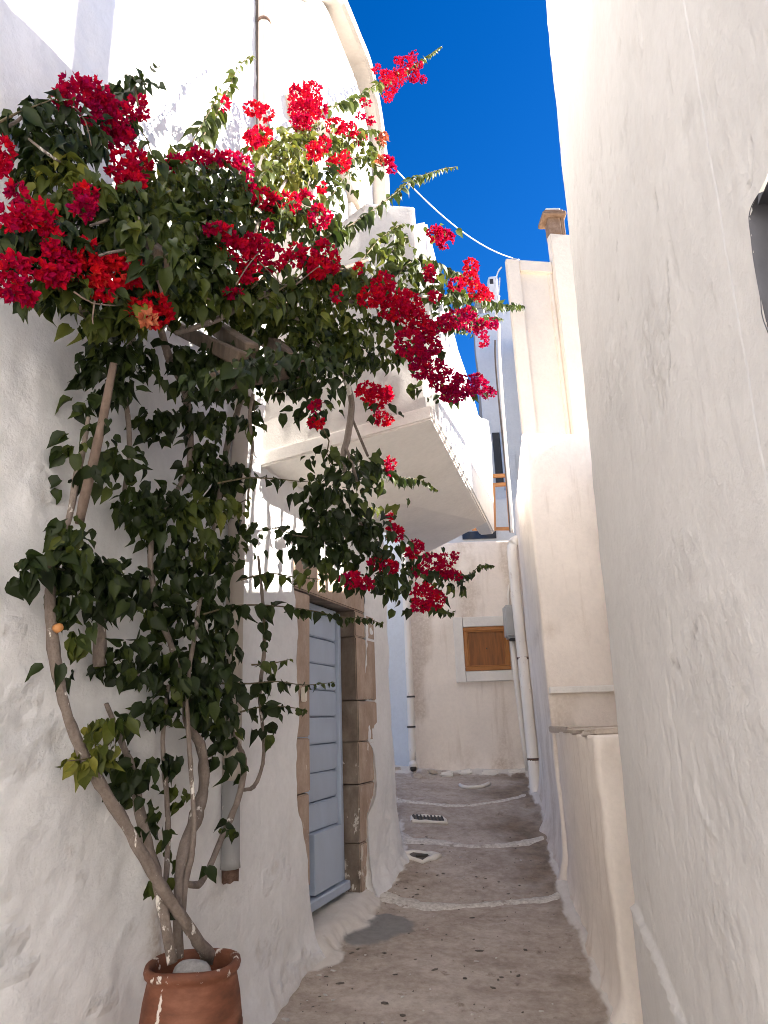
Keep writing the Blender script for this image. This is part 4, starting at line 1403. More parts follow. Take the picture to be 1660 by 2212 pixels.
# ================================================================== CLAY POT
pot = thing('clay_pot', 'large terracotta pot with limewash drips at the foot of the left wall', 'pot', (-.775, 3.0, -.02))
PX, PY, PZ = -.772, 3.0, -.03
prof = [(.095, 0.0), (.115, .02), (.150, .15), (.172, .27), (.181, .36), (.182, .425), (.184, .435), (.184, .447), (.180, .452), (.179, .462), (.181, .466), (.179, .478), (.172, .54), (.162, .59), (.158, .607), (.160, .618), (.170, .626), (.1735, .638), (.170, .652), (.158, .658), (.146, .652), (.142, .63), (.145, .56), (.148, .5)]
SEG = 72
V, at = [], []
for i, (r, z) in enumerate(prof):
    for k in range(SEG):
        a = 2 * math.pi * k / SEG
        rr = r * (1 + .012 * math.sin(2 * a + 1) + .006 * math.sin(5 * a))
        V.append((PX + rr * math.cos(a), PY + rr * math.sin(a), PZ + z + .004 * math.sin(a * 3)))
        d = .0
        if .620 < z:
            d = .125
        if .43 < z < .455:
            d = .08
        # two old limewash dribbles on the side that faces out
        for (aa, z0_, z1_, w) in ((4.30, .47, .58, .06), (4.23, .42, .50, .035), (4.6, .40, .50, .10)):
            if abs(a - aa) < w * 2 and z0_ - .04 < z < z1_ + .03:
                d = max(d, .30 * math.exp(-((a - aa) / w) ** 2))
        at.append(d)
idx = np.arange(len(prof) * SEG).reshape(len(prof), SEG)
nx_ = np.roll(idx, -1, 1)
F = np.stack([idx[:-1], nx_[:-1], nx_[1:], idx[1:]], -1).reshape(-1, 4)
obj('body', mesh_np('body', V, F, True, {'dirt': at}), M['clay'], pot)
V, F = [(PX, PY, PZ + .555)], []
for k in range(24):
    a = 2 * math.pi * k / 24
    V.append((PX + .148 * math.cos(a), PY + .148 * math.sin(a), PZ + .545 + .01 * math.sin(3 * a)))
for k in range(24):
    F.append((0, 1 + k, 1 + (k + 1) % 24))
obj('soil', mesh_np('soil', V, F), M['soil'], pot)
bm = bmesh.new()
bmesh.ops.create_icosphere(bm, subdivisions=3, radius=1)
for v in bm.verts:
    n_ = float(vnoise(v.co.x * 2, v.co.y * 2, v.co.z * 2, 4))
    v.co = Vector((v.co.x * .075, v.co.y * .055, v.co.z * .05)) * (1 + .12 * n_)
    v.co += Vector((PX + .012, PY - .05, PZ + .625))
me = bpy.data.meshes.new('stone')
bm.to_mesh(me)
bm.free()
me.polygons.foreach_set('use_smooth', np.ones(len(me.polygons), bool))
tag(obj('stone', me, M['stone']), 'pale round stone lying on the soil inside the clay pot', 'stone')

# ================================================================== PERGOLA BEAMS AND PROP
perg = thing('pergola', 'weathered wooden beams under the bougainvillea canopy', 'pergola', offwall(450, 740, .3))
def beam(a, na, b, nb, w, d, mat=None):
    p, q = offwall(*a, na), offwall(*b, nb)
    L = np.linalg.norm(q - p)
    e = (q - p) / L
    f = np.cross(e, XYZ[2])
    f /= np.linalg.norm(f)
    g_ = np.cross(f, e)
    return box('beam', (p + q) / 2, (L / 2, w, d), mat or M['wood_beam'], perg, ax=(e, f, g_), bevel=.006, jit=.006)
beam((372, 703), .05, (522, 778), .75, .024, .030)
beam((440, 690), .05, (545, 762), .75, .026, .035)
beam((520, 690), .05, (632, 778), .75, .026, .035)
beam((470, 822), .76, (650, 796), .80, .03, .035)
beam((255, 488), .02, (350, 575), .55, .035, .05)
beam((150, 655), .05, (212, 694), .35, .016, .018)
lt = [offwall(x, y, n_) for x, y, n_ in ((246, 785, .30), (228, 880, .26), (205, 985, .20), (182, 1080, .14), (172, 1130, .10))]
V, F = [], []
stk = tag(tube('wooden_stake', lt, [.014, .017, .019, .020, .018], M['lath'], None, sides=6, wob=.06), 'flat brown wooden stake propped behind the vine on the left', 'stake')

# ================================================================== BOUGAINVILLEA
bg_ = thing('bougainvillea', 'red-flowered bougainvillea climbing from the clay pot over the wall and pergola', 'climbing plant', (PX, PY, PZ + .56))

def cn_(x, y):
    """how far the canopy stands off the wall at this place"""
    n = float(np.interp(x, [0, 200, 400, 600, 800, 1000, 1180], [.28, .36, .45, .58, .82, 1.12, 1.25]))
    return n * float(np.interp(y, [200, 300, 470], [.42, .50, 1.0]))

def branch(name, pts, mat=None, sides=8, wob=.10, seed=0, step=.03):
    P, R_ = [], []
    for q in pts:
        p = offwall(q[0], q[1], q[3])
        P.append(p)
        dist = float((p - CAM) @ FW)
        R_.append(q[2] / 2 / FPX * dist * .90 * (1 + .12 * math.sin(q[1] * .11 + seed)))
    return tube(name, P, R_, mat or M['bark'], bg_, sides=sides, wob=wob, step=step, seed=seed)

TR = [
    [(455, 2072, 34, .26), (432, 2040, 31, .28), (395, 1985, 29, .27), (330, 1885, 28, .22), (265, 1770, 27, .17), (200, 1665, 25, .13), (155, 1570, 24, .11), (130, 1480, 25, .10), (117, 1400, 30, .09), (108, 1300, 27, .08), (112, 1262, 20, .08)],
    [(372, 2078, 27, .26), (357, 1990, 24, .24), (335, 1880, 26, .16), (312, 1800, 28, .12), (298, 1730, 24, .10), (285, 1660, 18, .09), (262, 1600, 14, .09), (230, 1520, 12, .09)],
    [(388, 2070, 24, .24), (384, 1980, 22, .22), (388, 1890, 22, .20), (402, 1825, 26, .17), (425, 1760, 30, .15), (441, 1690, 27, .14), (434, 1610, 24, .13), (405, 1565, 18, .13), (398, 1500, 15, .12), (372, 1400, 16, .12), (345, 1330, 17, .12), (326, 1225, 15, .12), (330, 1150, 12, .13)],
    [(392, 2000, 16, .22), (400, 1910, 17, .22), (412, 1860, 15, .21), (420, 1780, 12, .2), (412, 1650, 11, .18), (405, 1500, 11, .18), (420, 1380, 11, .18), (440, 1250, 11, .18), (470, 1100, 12, .2), (492, 960, 14, .24), (520, 870, 14, .32), (545, 800, 13, .45)],
    [(404, 1908, 13, .22), (428, 1912, 15, .22), (450, 1880, 14, .21), (480, 1810, 14, .19), (508, 1745, 13, .18), (524, 1690, 13, .18), (527, 1640, 13, .18), (512, 1600, 11, .18), (495, 1560, 10, .18)],
    [(526, 1706, 10, .18), (550, 1698, 10, .18), (568, 1650, 10, .18), (570, 1590, 9, .18), (562, 1500, 9, .19), (572, 1390, 9, .19), (566, 1275, 8, .20), (558, 1200, 7, .2)],
    [(352, 1990, 12, .2), (362, 1850, 12, .14), (362, 1740, 12, .12), (352, 1600, 11, .11), (365, 1480, 10, .1)],
    [(215, 1440, 26, .06), (216, 1380, 28, .06), (222, 1310, 22, .06), (235, 1240, 14, .08)],
    [(108, 1270, 18, .08), (130, 1180, 14, .1), (152, 1110, 18, .10), (166, 1030, 17, .11), (180, 970, 13, .12), (192, 900, 9, .15)],
    [(275, 1120, 10, .1), (270, 1060, 11, .1), (280, 980, 12, .12), (277, 900, 12, .15), (262, 800, 12, .22), (290, 730, 12, .3)],
    [(350, 1110, 9, .12), (388, 1050, 11, .12), (411, 1000, 15, .14), (408, 900, 17, .18), (395, 830, 18, .26), (365, 770, 20, .34), (345, 700, 17, .4), (330, 640, 13, .42)],
    [(745, 815, 14, .70), (760, 870, 16, .70), (752, 940, 16, .68), (742, 985, 15, .66), (748, 1030, 10, .64), (760, 1080, 9, .62), (792, 1162, 7, .62)],
    [(762, 905, 7, .69), (778, 945, 7, .68), (795, 985, 6, .68)],
    [(745, 960, 8, .68), (760, 1000, 9, .70), (772, 1040, 6, .70)],
    [(548, 850, 8, .50), (540, 900, 9, .46), (546, 960, 8, .42), (541, 1015, 7, .36), (536, 1080, 6, .3)],
    [(270, 462, 8, .42), (225, 478, 9, .42), (195, 488, 7, .4)],
    [(300, 470, 8, .46), (275, 535, 10, .50), (278, 560, 8, .52), (282, 585, 6, .52)], [(277, 540, 8, .5), (240, 545, 7, .5), (215, 552, 5, .5)],
    [(410, 490, 10, .5), (430, 525, 11, .5), (462, 560, 8, .52), (480, 575, 5, .52)],
    [(300, 570, 9, .52), (340, 600, 10, .54), (352, 640, 9, .54), (372, 690, 7, .5)], [(345, 600, 7, .54), (370, 570, 7, .54)],
    [(10, 275, 10, .24), (38, 262, 9, .26), (60, 240, 8, .28)], [(62, 300, 6, .26), (100, 330, 7, .3), (130, 350, 6, .3)],
    [(545, 540, 8, .55), (560, 480, 8, .55), (600, 420, 8, .50), (650, 340, 8, .40), (700, 260, 7, .30)],
    [(700, 640, 10, .7), (800, 655, 9, .85), (900, 640, 8, 1.0), (1000, 650, 6, 1.1)],
    [(560, 640, 13, .56), (640, 690, 13, .66), (745, 815, 14, .70)], [(380, 720, 14, .42), (470, 690, 14, .5), (560, 640, 13, .56), (680, 600, 11, .68), (800, 560, 8, .85)],
]
for i, t_ in enumerate(TR):
    branch('trunk' if i < 3 else 'branch', t_, seed=i, sides=10 if i < 5 else 7, wob=.16 if i < 8 else .08)
cut = offwall(124, 1357, .115)
V, F = tube_data([cut, cut + (N * .02 - T * .012)], [.017, .015], 10, .08, 1)
obj('pruned_stub', mesh_np('pruned_stub', V, F), M['orange_wood'], bg_)

# ---- leaf meshes
def leaf_mesh(name, wid, fold, curl, tint, wave):
    ys_ = [0, .10, .28, .50, .70, .86, 1.08]
    ws = [0.04, .28, .43, .43, .30, .14, 0.0]
    V, t = [], []
    for i, (y, w) in enumerate(zip(ys_, ws)):
        zc = -curl * y * y
        yb = y - (.12 if i == 1 else 0)
        V += [(-w * wid, yb, zc + fold * w + wave * math.sin(i * 2.1)), (0, y, zc), (w * wid, yb, zc + fold * w - wave * math.sin(i * 1.7 + 1))]
    F = []
    for i in range(6):
        a, b = i * 3, i * 3 + 3
        if i == 5:
            F += [(a, a + 1, b + 1), (a + 1, a + 2, b + 1)]
        else:
            F += [(a, a + 1, b + 1, b), (a + 1, a + 2, b + 2, b + 1)]
    return np.array(V), F, tint

LV = []
for k in range(14):
    r = random.Random(k)
    tint = [.12, .18, .22, .28, .34, .38, .42, .48, .52, .58, .64, .72, .82, .95][k]
    LV.append(leaf_mesh('leaf', r.uniform(.66, 1.0), r.uniform(.2, .8), r.uniform(.1, .75), tint, r.uniform(.0, .09)))
LME = []
for (V, F, t_) in LV:
    me = mesh_np('leaf', V, F, True, {'tint': np.full(len(V), t_)})
    me.materials.append(M['leaf'])
    LME.append(me)

leaves = []      # (score, pos, axis, normal, size, variant)
def add_leaf(p, axis, nrm, size, tint, bonus=0.0):
    v = int(np.clip(np.interp(tint, [.12, .95], [0, 13]) + rng.normal(0, 1.0), 0, 13))
    axis = axis / (np.linalg.norm(axis) + 1e-9)
    nrm = nrm - axis * (nrm @ axis)
    nrm = nrm / (np.linalg.norm(nrm) + 1e-9)
    dist = np.linalg.norm(p - CAM)
    leaves.append((size / dist * (1 + bonus), p, axis, nrm, size, v))

DOWN = np.array([0, 0, -1.0])
TOCAM = np.array([.1, -1.0, .1])
def mass(cx, cy, rx, ry, n, tint=.3, size=.056, noff=None, dep=.16, droop=.75):
    nn = cn_(cx, cy) if noff is None else noff
    c = offwall(cx, cy, nn)
    k = float((c - CAM) @ FW) / FPX
    for _ in range(n):
        u = rng.normal(0, 1, 3)
        u /= np.linalg.norm(u)
        u *= rng.random() ** .45
        p = c + RT * (u[0] * rx * k) + UP * (u[1] * ry * k) + N * (u[2] * dep)
        if (p - A0) @ N < .03:
            p = p + N * (.035 - (p - A0) @ N + .03 * rng.random())
        out = (p - c) / (np.linalg.norm(p - c) + 1e-6)
        axis = DOWN * droop + out * .5 + rng.normal(0, .45, 3)
        nrm = TOCAM * .7 + np.array([.3, 0, .8]) + rng.normal(0, .55, 3)
        add_leaf(p, axis, nrm, size * rng.uniform(.5, 1.28), tint + .04 + rng.normal(0, .12))

MASS = [  # canopy
    (80, 255, 55, 45, 60, .2), (120, 300, 50, 55, 60, .16), (150, 330, 30, 40, 36, .15), (285, 185, 30, 32, 46, .2), (262, 210, 25, 20, 20, .18), (95, 345, 40, 45, 54, .16), (110, 365, 28, 28, 22, .85), (130, 400, 40, 40, 50, .6), (150, 440, 45, 30, 46, .5),
    (175, 300, 30, 35, 26, .16), (225, 275, 30, 30, 20, .2), (230, 430, 50, 35, 60, .35), (215, 480, 60, 35, 66, .3), (290, 440, 50, 40, 70, .45), (330, 420, 50, 50, 84, .48), (340, 380, 40, 40, 50, .45), (400, 420, 55, 50, 90, .38), (440, 380, 60, 35, 60, .3), (470, 430, 55, 50, 80, .28), (350, 360, 25, 40, 24, .45),
    (500, 400, 50, 35, 60, .32), (540, 440, 40, 50, 56, .4), (600, 350, 50, 50, 80, .68), (580, 300, 35, 40, 40, .68), (640, 310, 55, 45, 84, .70), (620, 390, 35, 40, 60, .78), (680, 380, 35, 32, 60, .3), (700, 310, 45, 35, 60, .62), (745, 310, 40, 35, 44, .6), (780, 320, 40, 30, 36, .55), (795, 355, 28, 30, 24, .55), (740, 400, 25, 40, 24, .35),
    (620, 470, 50, 40, 54, .42), (660, 500, 40, 40, 44, .42), (570, 490, 50, 35, 50, .35), (640, 440, 30, 30, 24, .5), (700, 480, 25, 40, 22, .5),
    (240, 520, 60, 35, 60, .3), (60, 510, 60, 30, 50, .22), (30, 520, 40, 25, 26, .2), (80, 545, 60, 30, 50, .2), (130, 560, 50, 40, 40, .18), (110, 625, 60, 25, 60, .35), (165, 640, 40, 25, 30, .3), (210, 560, 40, 30, 30, .3),
    (330, 510, 70, 60, 130, .42), (400, 520, 60, 60, 110, .34), (450, 480, 50, 50, 80, .34), (350, 600, 60, 50, 90, .4), (420, 590, 70, 50, 110, .32), (440, 640, 60, 40, 80, .34), (320, 640, 50, 40, 50, .4), (260, 650, 50, 30, 44, .42), (225, 690, 40, 22, 36, .5), (290, 690, 40, 25, 34, .45), (380, 660, 50, 40, 70, .4),
    (500, 600, 60, 45, 80, .38), (520, 660, 70, 40, 100, .45), (580, 640, 60, 45, 90, .42), (640, 620, 60, 45, 90, .5), (610, 700, 70, 40, 100, .44), (700, 600, 60, 40, 90, .52), (690, 670, 70, 50, 120, .5), (740, 620, 55, 45, 80, .55), (720, 730, 70, 50, 110, .36), (650, 760, 60, 40, 90, .28), (780, 610, 40, 40, 50, .5), (790, 700, 50, 50, 70, .38), (780, 760, 55, 35, 60, .32), (840, 770, 50, 30, 44, .36), (740, 790, 50, 30, 50, .25), (680, 810, 40, 30, 46, .25),
    (860, 600, 50, 35, 44, .42), (830, 560, 35, 35, 30, .5), (880, 580, 35, 30, 28, .45), (920, 620, 45, 30, 36, .42), (960, 640, 40, 30, 34, .42), (1000, 660, 40, 28, 30, .42), (985, 600, 30, 20, 16, .45), (960, 690, 40, 30, 28, .3), (1020, 700, 30, 25, 20, .4), (870, 500, 30, 30, 12, .55), (950, 500, 20, 15, 6, .5), (900, 760, 50, 30, 22, .22), (990, 855, 45, 14, 16, .2), (930, 830, 40, 15, 12, .2),
]
MASS2 = [  # underneath and down the wall (cx, cy, rx, ry, n, tint, stand-off)
    (545, 785, 40, 26, 46, .16, .80), (640, 790, 40, 26, 46, .2, .86), (590, 760, 40, 20, 30, .2, .84), (470, 815, 40, 22, 36, .14, .80), (520, 800, 40, 20, 36, .13, .82), (340, 560, 50, 40, 50, .34, .62), (300, 500, 40, 30, 30, .4, .56),
    (250, 760, 60, 45, 80, .14, .26), (210, 790, 40, 40, 40, .14, .2), (300, 790, 40, 50, 40, .14, .28), (180, 870, 25, 32, 14, .2, .12), (240, 840, 50, 35, 36, .16, .2),
    (430, 770, 60, 40, 70, .13, .45), (500, 770, 60, 45, 80, .12, .5), (450, 830, 50, 45, 50, .15, .38), (560, 800, 45, 30, 40, .2, .52), (380, 790, 30, 40, 24, .15, .36), (620, 800, 40, 25, 30, .18, .6), (520, 830, 30, 25, 24, .18, .45),
    (222, 920, 22, 40, 16, .2, .24), (200, 1010, 18, 34, 12, .24, .2), (330, 905, 48, 34, 44, .2, .14), (350, 930, 35, 30, 26, .22, .14), (260, 960, 24, 30, 10, .3, .1), (265, 1000, 40, 32, 28, .34, .14), (215, 1045, 22, 25, 10, .3, .14), (160, 960, 22, 30, 14, .35, .12), (150, 1045, 16, 25, 8, .12, .08),
    (430, 900, 38, 60, 50, .16, .26), (450, 960, 40, 60, 60, .18, .24), (480, 1030, 50, 45, 60, .2, .22), (430, 1020, 45, 40, 44, .2, .2), (500, 900, 26, 50, 24, .22, .3),
    (290, 1080, 55, 40, 54, .2, .15), (340, 1070, 40, 32, 34, .2, .15), (430, 1090, 80, 30, 70, .48, .2), (380, 1110, 50, 30, 40, .42, .18), (490, 1100, 40, 25, 26, .55, .22), (310, 1130, 50, 40, 44, .2, .15),
    (150, 1145, 30, 28, 30, .28, .16), (170, 1180, 40, 40, 46, .24, .16), (140, 1215, 35, 40, 44, .24, .16), (190, 1240, 60, 40, 66, .2, .15), (52, 1232, 32, 26, 22, .2, .13), (250, 1240, 45, 40, 44, .17, .13), (275, 1260, 25, 25, 16, .2, .14), (150, 1290, 32, 40, 34, .26, .14), (165, 1355, 24, 50, 22, .42, .13), (225, 1290, 45, 40, 40, .16, .12), (260, 1310, 30, 30, 20, .16, .12),
    (360, 1180, 50, 50, 60, .2, .16), (420, 1180, 50, 50, 60, .34, .18), (350, 1250, 45, 45, 46, .17, .15), (430, 1250, 55, 45, 66, .24, .18), (480, 1190, 40, 50, 40, .24, .2), (520, 1190, 50, 30, 30, .3, .22), (540, 1140, 24, 20, 10, .22, .22),
    (440, 1320, 60, 45, 66, .22, .18), (380, 1340, 45, 40, 40, .2, .15), (480, 1340, 40, 40, 36, .18, .2), (330, 1300, 30, 40, 20, .2, .14), (320, 1325, 12, 16, 4, .25, .12),
    (420, 1400, 60, 40, 60, .2, .17), (480, 1400, 32, 40, 30, .2, .18), (350, 1410, 40, 32, 30, .22, .14), (265, 1400, 35, 28, 26, .2, .12), (250, 1440, 30, 30, 18, .2, .12), (430, 1460, 70, 36, 64, .2, .17), (480, 1490, 40, 36, 34, .2, .18), (360, 1470, 40, 36, 34, .24, .14), (290, 1450, 30, 30, 18, .2, .12), (175, 1460, 12, 18, 4, .25, .1), (95, 1442, 8, 12, 3, .2, .08),
    (400, 1510, 60, 34, 50, .26, .16), (330, 1540, 36, 32, 30, .2, .13), (460, 1540, 48, 40, 44, .17, .17), (360, 1540, 36, 26, 20, .36, .14), (490, 1580, 32, 32, 28, .18, .18), (560, 1500, 24, 24, 12, .22, .2), (575, 1560, 22, 36, 16, .2, .2),
    (235, 1570, 40, 30, 38, .55, .14), (200, 1620, 38, 28, 34, .68, .14), (180, 1645, 30, 18, 16, .85, .14), (270, 1570, 26, 22, 14, .3, .12), (290, 1660, 32, 36, 30, .2, .12), (335, 1650, 30, 28, 22, .2, .12), (275, 1700, 24, 20, 12, .2, .12), (375, 1640, 18, 30, 8, .3, .14),
    (310, 1720, 26, 28, 10, .3, .14), (380, 1690, 14, 30, 6, .34, .14), (390, 1740, 16, 28, 7, .36, .14), (350, 1780, 22, 34, 10, .38, .14), (372, 1830, 16, 40, 8, .4, .14), (310, 1815, 14, 24, 4, .3, .13), (352, 1890, 14, 26, 5, .5, .15), (485, 1640, 26, 30, 18, .18, .18), (530, 1670, 14, 16, 4, .2, .19), (492, 1790, 22, 16, 10, .18, .2), (418, 1880, 16, 18, 6, .2, .22), (398, 1972, 8, 14, 2, .25, .25),
    # the hanging bunch in front of the balcony
    (715, 1000, 35, 30, 26, .2, .66), (740, 1040, 45, 30, 40, .2, .64), (690, 1060, 40, 40, 50, .16, .6), (790, 1010, 30, 30, 24, .24, .68), (760, 1010, 40, 36, 34, .2, .66), (820, 1035, 36, 22, 22, .24, .7), (730, 1090, 55, 40, 84, .12, .62), (690, 1130, 45, 40, 70, .1, .58), (750, 1150, 60, 45, 96, .1, .62), (700, 1180, 40, 40, 56, .12, .58), (800, 1130, 40, 36, 44, .16, .66), (780, 1200, 50, 36, 60, .12, .64), (800, 1100, 20, 20, 10, .45, .66), (690, 1230, 30, 32, 28, .4, .56), (660, 1180, 36, 20, 22, .12, .52), (840, 1180, 36, 28, 26, .3, .68), (870, 1210, 40, 26, 28, .36, .7), (780, 1255, 50, 22, 34, .16, .62), (850, 1250, 50, 30, 40, .3, .68), (830, 1270, 40, 18, 22, .14, .66), (880, 1300, 28, 26, 16, .16, .68), (930, 1250, 40, 24, 18, .4, .72), (965, 1270, 24, 24, 14, .36, .74), (945, 1190, 20, 16, 6, .3, .74), (870, 1090, 14, 20, 5, .35, .7), (690, 885, 30, 32, 26, .2, .66), (660, 890, 20, 26, 12, .36, .64), (710, 975, 14, 20, 5, .3, .66), (690, 840, 30, 24, 22, .16, .66), (545, 900, 14, 16, 8, .2, .46), (550, 925, 14, 16, 6, .55, .45), (830, 880, 20, 30, 12, .15, .8),
]
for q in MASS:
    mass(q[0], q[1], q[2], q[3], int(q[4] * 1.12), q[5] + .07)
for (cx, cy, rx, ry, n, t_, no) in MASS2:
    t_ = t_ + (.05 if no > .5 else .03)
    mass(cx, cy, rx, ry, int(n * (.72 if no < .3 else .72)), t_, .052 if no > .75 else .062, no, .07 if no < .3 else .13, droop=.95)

# ---- long shoots with alternate leaves
SHOOTS = [
    ([(690, 255), (720, 225), (765, 212), (800, 195), (850, 165), (900, 135), (955, 108)], .28, .48, .55),
    ([(545, 620), (600, 580), (640, 555), (700, 515), (760, 480), (830, 435), (900, 388), (950, 365), (992, 360)], .62, 1.05, .38),
    ([(740, 600), (790, 555), (830, 512), (872, 487)], .80, .85, .45), ([(860, 590), (905, 560), (960, 580), (1040, 620)], .95, 1.1, .42),
    ([(420, 330), (445, 285), (475, 235), (500, 180), (520, 140), (545, 120)], .3, .22, .45), ([(400, 345), (425, 300), (450, 245), (470, 195), (465, 178)], .3, .22, .45),
    ([(960, 635), (1020, 645), (1075, 652), (1125, 662), (1175, 674)], 1.12, 1.22, .42), ([(940, 700), (1000, 690), (1050, 680), (1085, 690)], 1.1, 1.2, .36),
    ([(480, 1045), (530, 1035), (590, 1035), (650, 1040), (690, 1035)], .3, .55, .2), ([(760, 1000), (810, 1010), (860, 1030), (910, 1040), (945, 1052)], .68, .74, .26),
    ([(440, 1325), (520, 1310), (600, 1312), (680, 1320), (740, 1328), (790, 1335), (830, 1352)], .22, .42, .27),
    ([(690, 1160), (640, 1155), (590, 1140), (560, 1145)], .55, .42, .14), ([(520, 1250), (580, 1235), (640, 1240), (690, 1250), (700, 1270)], .26, .40, .42),
    ([(480, 1478), (540, 1480), (600, 1478), (660, 1478), (722, 1472)], .2, .3, .27), ([(520, 1545), (570, 1530), (620, 1530), (664, 1530)], .2, .28, .25), ([(545, 1440), (585, 1432), (622, 1428)], .2, .24, .4),
    ([(900, 1240), (960, 1235), (1010, 1235), (1035, 1215), (1065, 1222)], .72, .86, .34), ([(930, 1300), (955, 1325), (985, 1332)], .72, .8, .34), ([(980, 1240), (1000, 1270), (1005, 1290)], .76, .8, .3),
    ([(135, 1235), (100, 1215), (60, 1215), (30, 1228)], .15, .12, .2), ([(420, 640), (470, 648), (530, 645), (575, 650), (607, 650)], .52, .56, .66), ([(360, 365), (340, 340), (320, 305), (300, 280)], .44, .4, .35),
    ([(640, 465), (670, 450), (710, 430), (745, 390), (760, 360)], .64, .74, .38), ([(470, 1090), (510, 1085), (540, 1075)], .22, .26, .75), ([(560, 640), (620, 610), (690, 560), (740, 520), (770, 470)], .64, .78, .42),
    ([(500, 460), (560, 400), (600, 350), (640, 300), (690, 260)], .5, .3, .6), ([(760, 290), (800, 285), (830, 295)], .38, .42, .5), ([(730, 355), (790, 330), (840, 345)], .5, .5, .5),
    ([(0, 265), (40, 250), (80, 225), (120, 215)], .26, .3, .2), ([(300, 230), (296, 190), (290, 165), (270, 165)], .36, .36, .18), ([(700, 930), (712, 960), (706, 975), (718, 990)], .66, .66, .26),
    ([(545, 850), (550, 900), (548, 940)], .48, .46, .3), ([(240, 1600), (205, 1625), (170, 1640), (150, 1650)], .14, .14, .8), ([(680, 830), (640, 850), (590, 840), (560, 845)], .6, .52, .25),
    ([(830, 560), (855, 540), (870, 520), (905, 515)], .86, .9, .45), ([(150, 660), (180, 690), (205, 720)], .3, .3, .6), ([(560, 1290), (566, 1360), (572, 1400)], .2, .2, .2),
]
for k, (pts, n0, n1, t_) in enumerate(SHOOTS):
    P = [offwall(x + rng.normal(0, 3), y + rng.normal(0, 4), n0 + (n1 - n0) * i / (len(pts) - 1) + rng.normal(0, .012)) for i, (x, y) in enumerate(pts)]
    Q, _ = smooth_poly(P, [1] * len(P), .02)
    L = len(Q)
    tube('twig', P, list(np.linspace(.0050, .0018, len(P))), M['twig'], bg_, sides=5, step=.05)
    acc, side = 0.0, 1
    for i in range(1, L):
        acc += np.linalg.norm(Q[i] - Q[i - 1])
        fr = i / L
        gap = (.062 - .038 * fr) * rng.uniform(.6, 1.5)
        if acc > gap:
            acc = 0
            side = -side
            tg_ = Q[i] - Q[i - 1]
            tg_ /= np.linalg.norm(tg_) + 1e-9
            sd = np.cross(tg_, TOCAM)
            sd /= np.linalg.norm(sd) + 1e-9
            for rep in range(2 if rng.random() < .5 else 1):
                axis = DOWN * rng.uniform(.3, 1.1) + tg_ * rng.uniform(.1, .7) + sd * .5 * side + rng.normal(0, .3, 3)
                nrm = TOCAM + np.array([.45 * side, 0, .5]) + rng.normal(0, .4, 3)
                sz_ = .090 * (1 - .70 * fr ** 1.3) * rng.uniform(.65, 1.15)
                add_leaf(Q[i] + DOWN * .004, axis, nrm, sz_, t_ + .25 * fr ** 2 + rng.normal(0, .05), bonus=.6)

order = sorted(range(len(leaves)), key=lambda i: -leaves[i][0])
SINGLE = set(order[:300])
fv, ff, ft, off = [], [], [], 0
for i, (_, p, ax_, nr2, sz_, v) in enumerate(leaves):
    bx_ = np.cross(ax_, nr2)
    if i in SINGLE:
        o = bpy.data.objects.new('leaf', LME[v])
        col.objects.link(o)
        o.parent = bg_
        m4 = Matrix(((bx_[0] * sz_, ax_[0] * sz_, nr2[0] * sz_, p[0]), (bx_[1] * sz_, ax_[1] * sz_, nr2[1] * sz_, p[1]), (bx_[2] * sz_, ax_[2] * sz_, nr2[2] * sz_, p[2]), (0, 0, 0, 1)))
        o.matrix_parent_inverse = Matrix.Translation(bg_.location).inverted()
        o.matrix_basis = m4
    else:
        V, F, t_ = LV[v]
        R3 = np.stack([bx_, ax_, nr2], 0) * sz_
        fv.append(V @ R3 + p)
        ff += [tuple(a + off for a in f) for f in F]
        ft.append(np.full(len(V), np.clip(t_ + rng.normal(0, .03), 0, 1)))
        off += len(V)
obj('foliage', mesh_np('foliage', np.vstack(fv), ff, True, {'tint': np.concatenate(ft)}), M['leaf'], bg_, 'stuff')

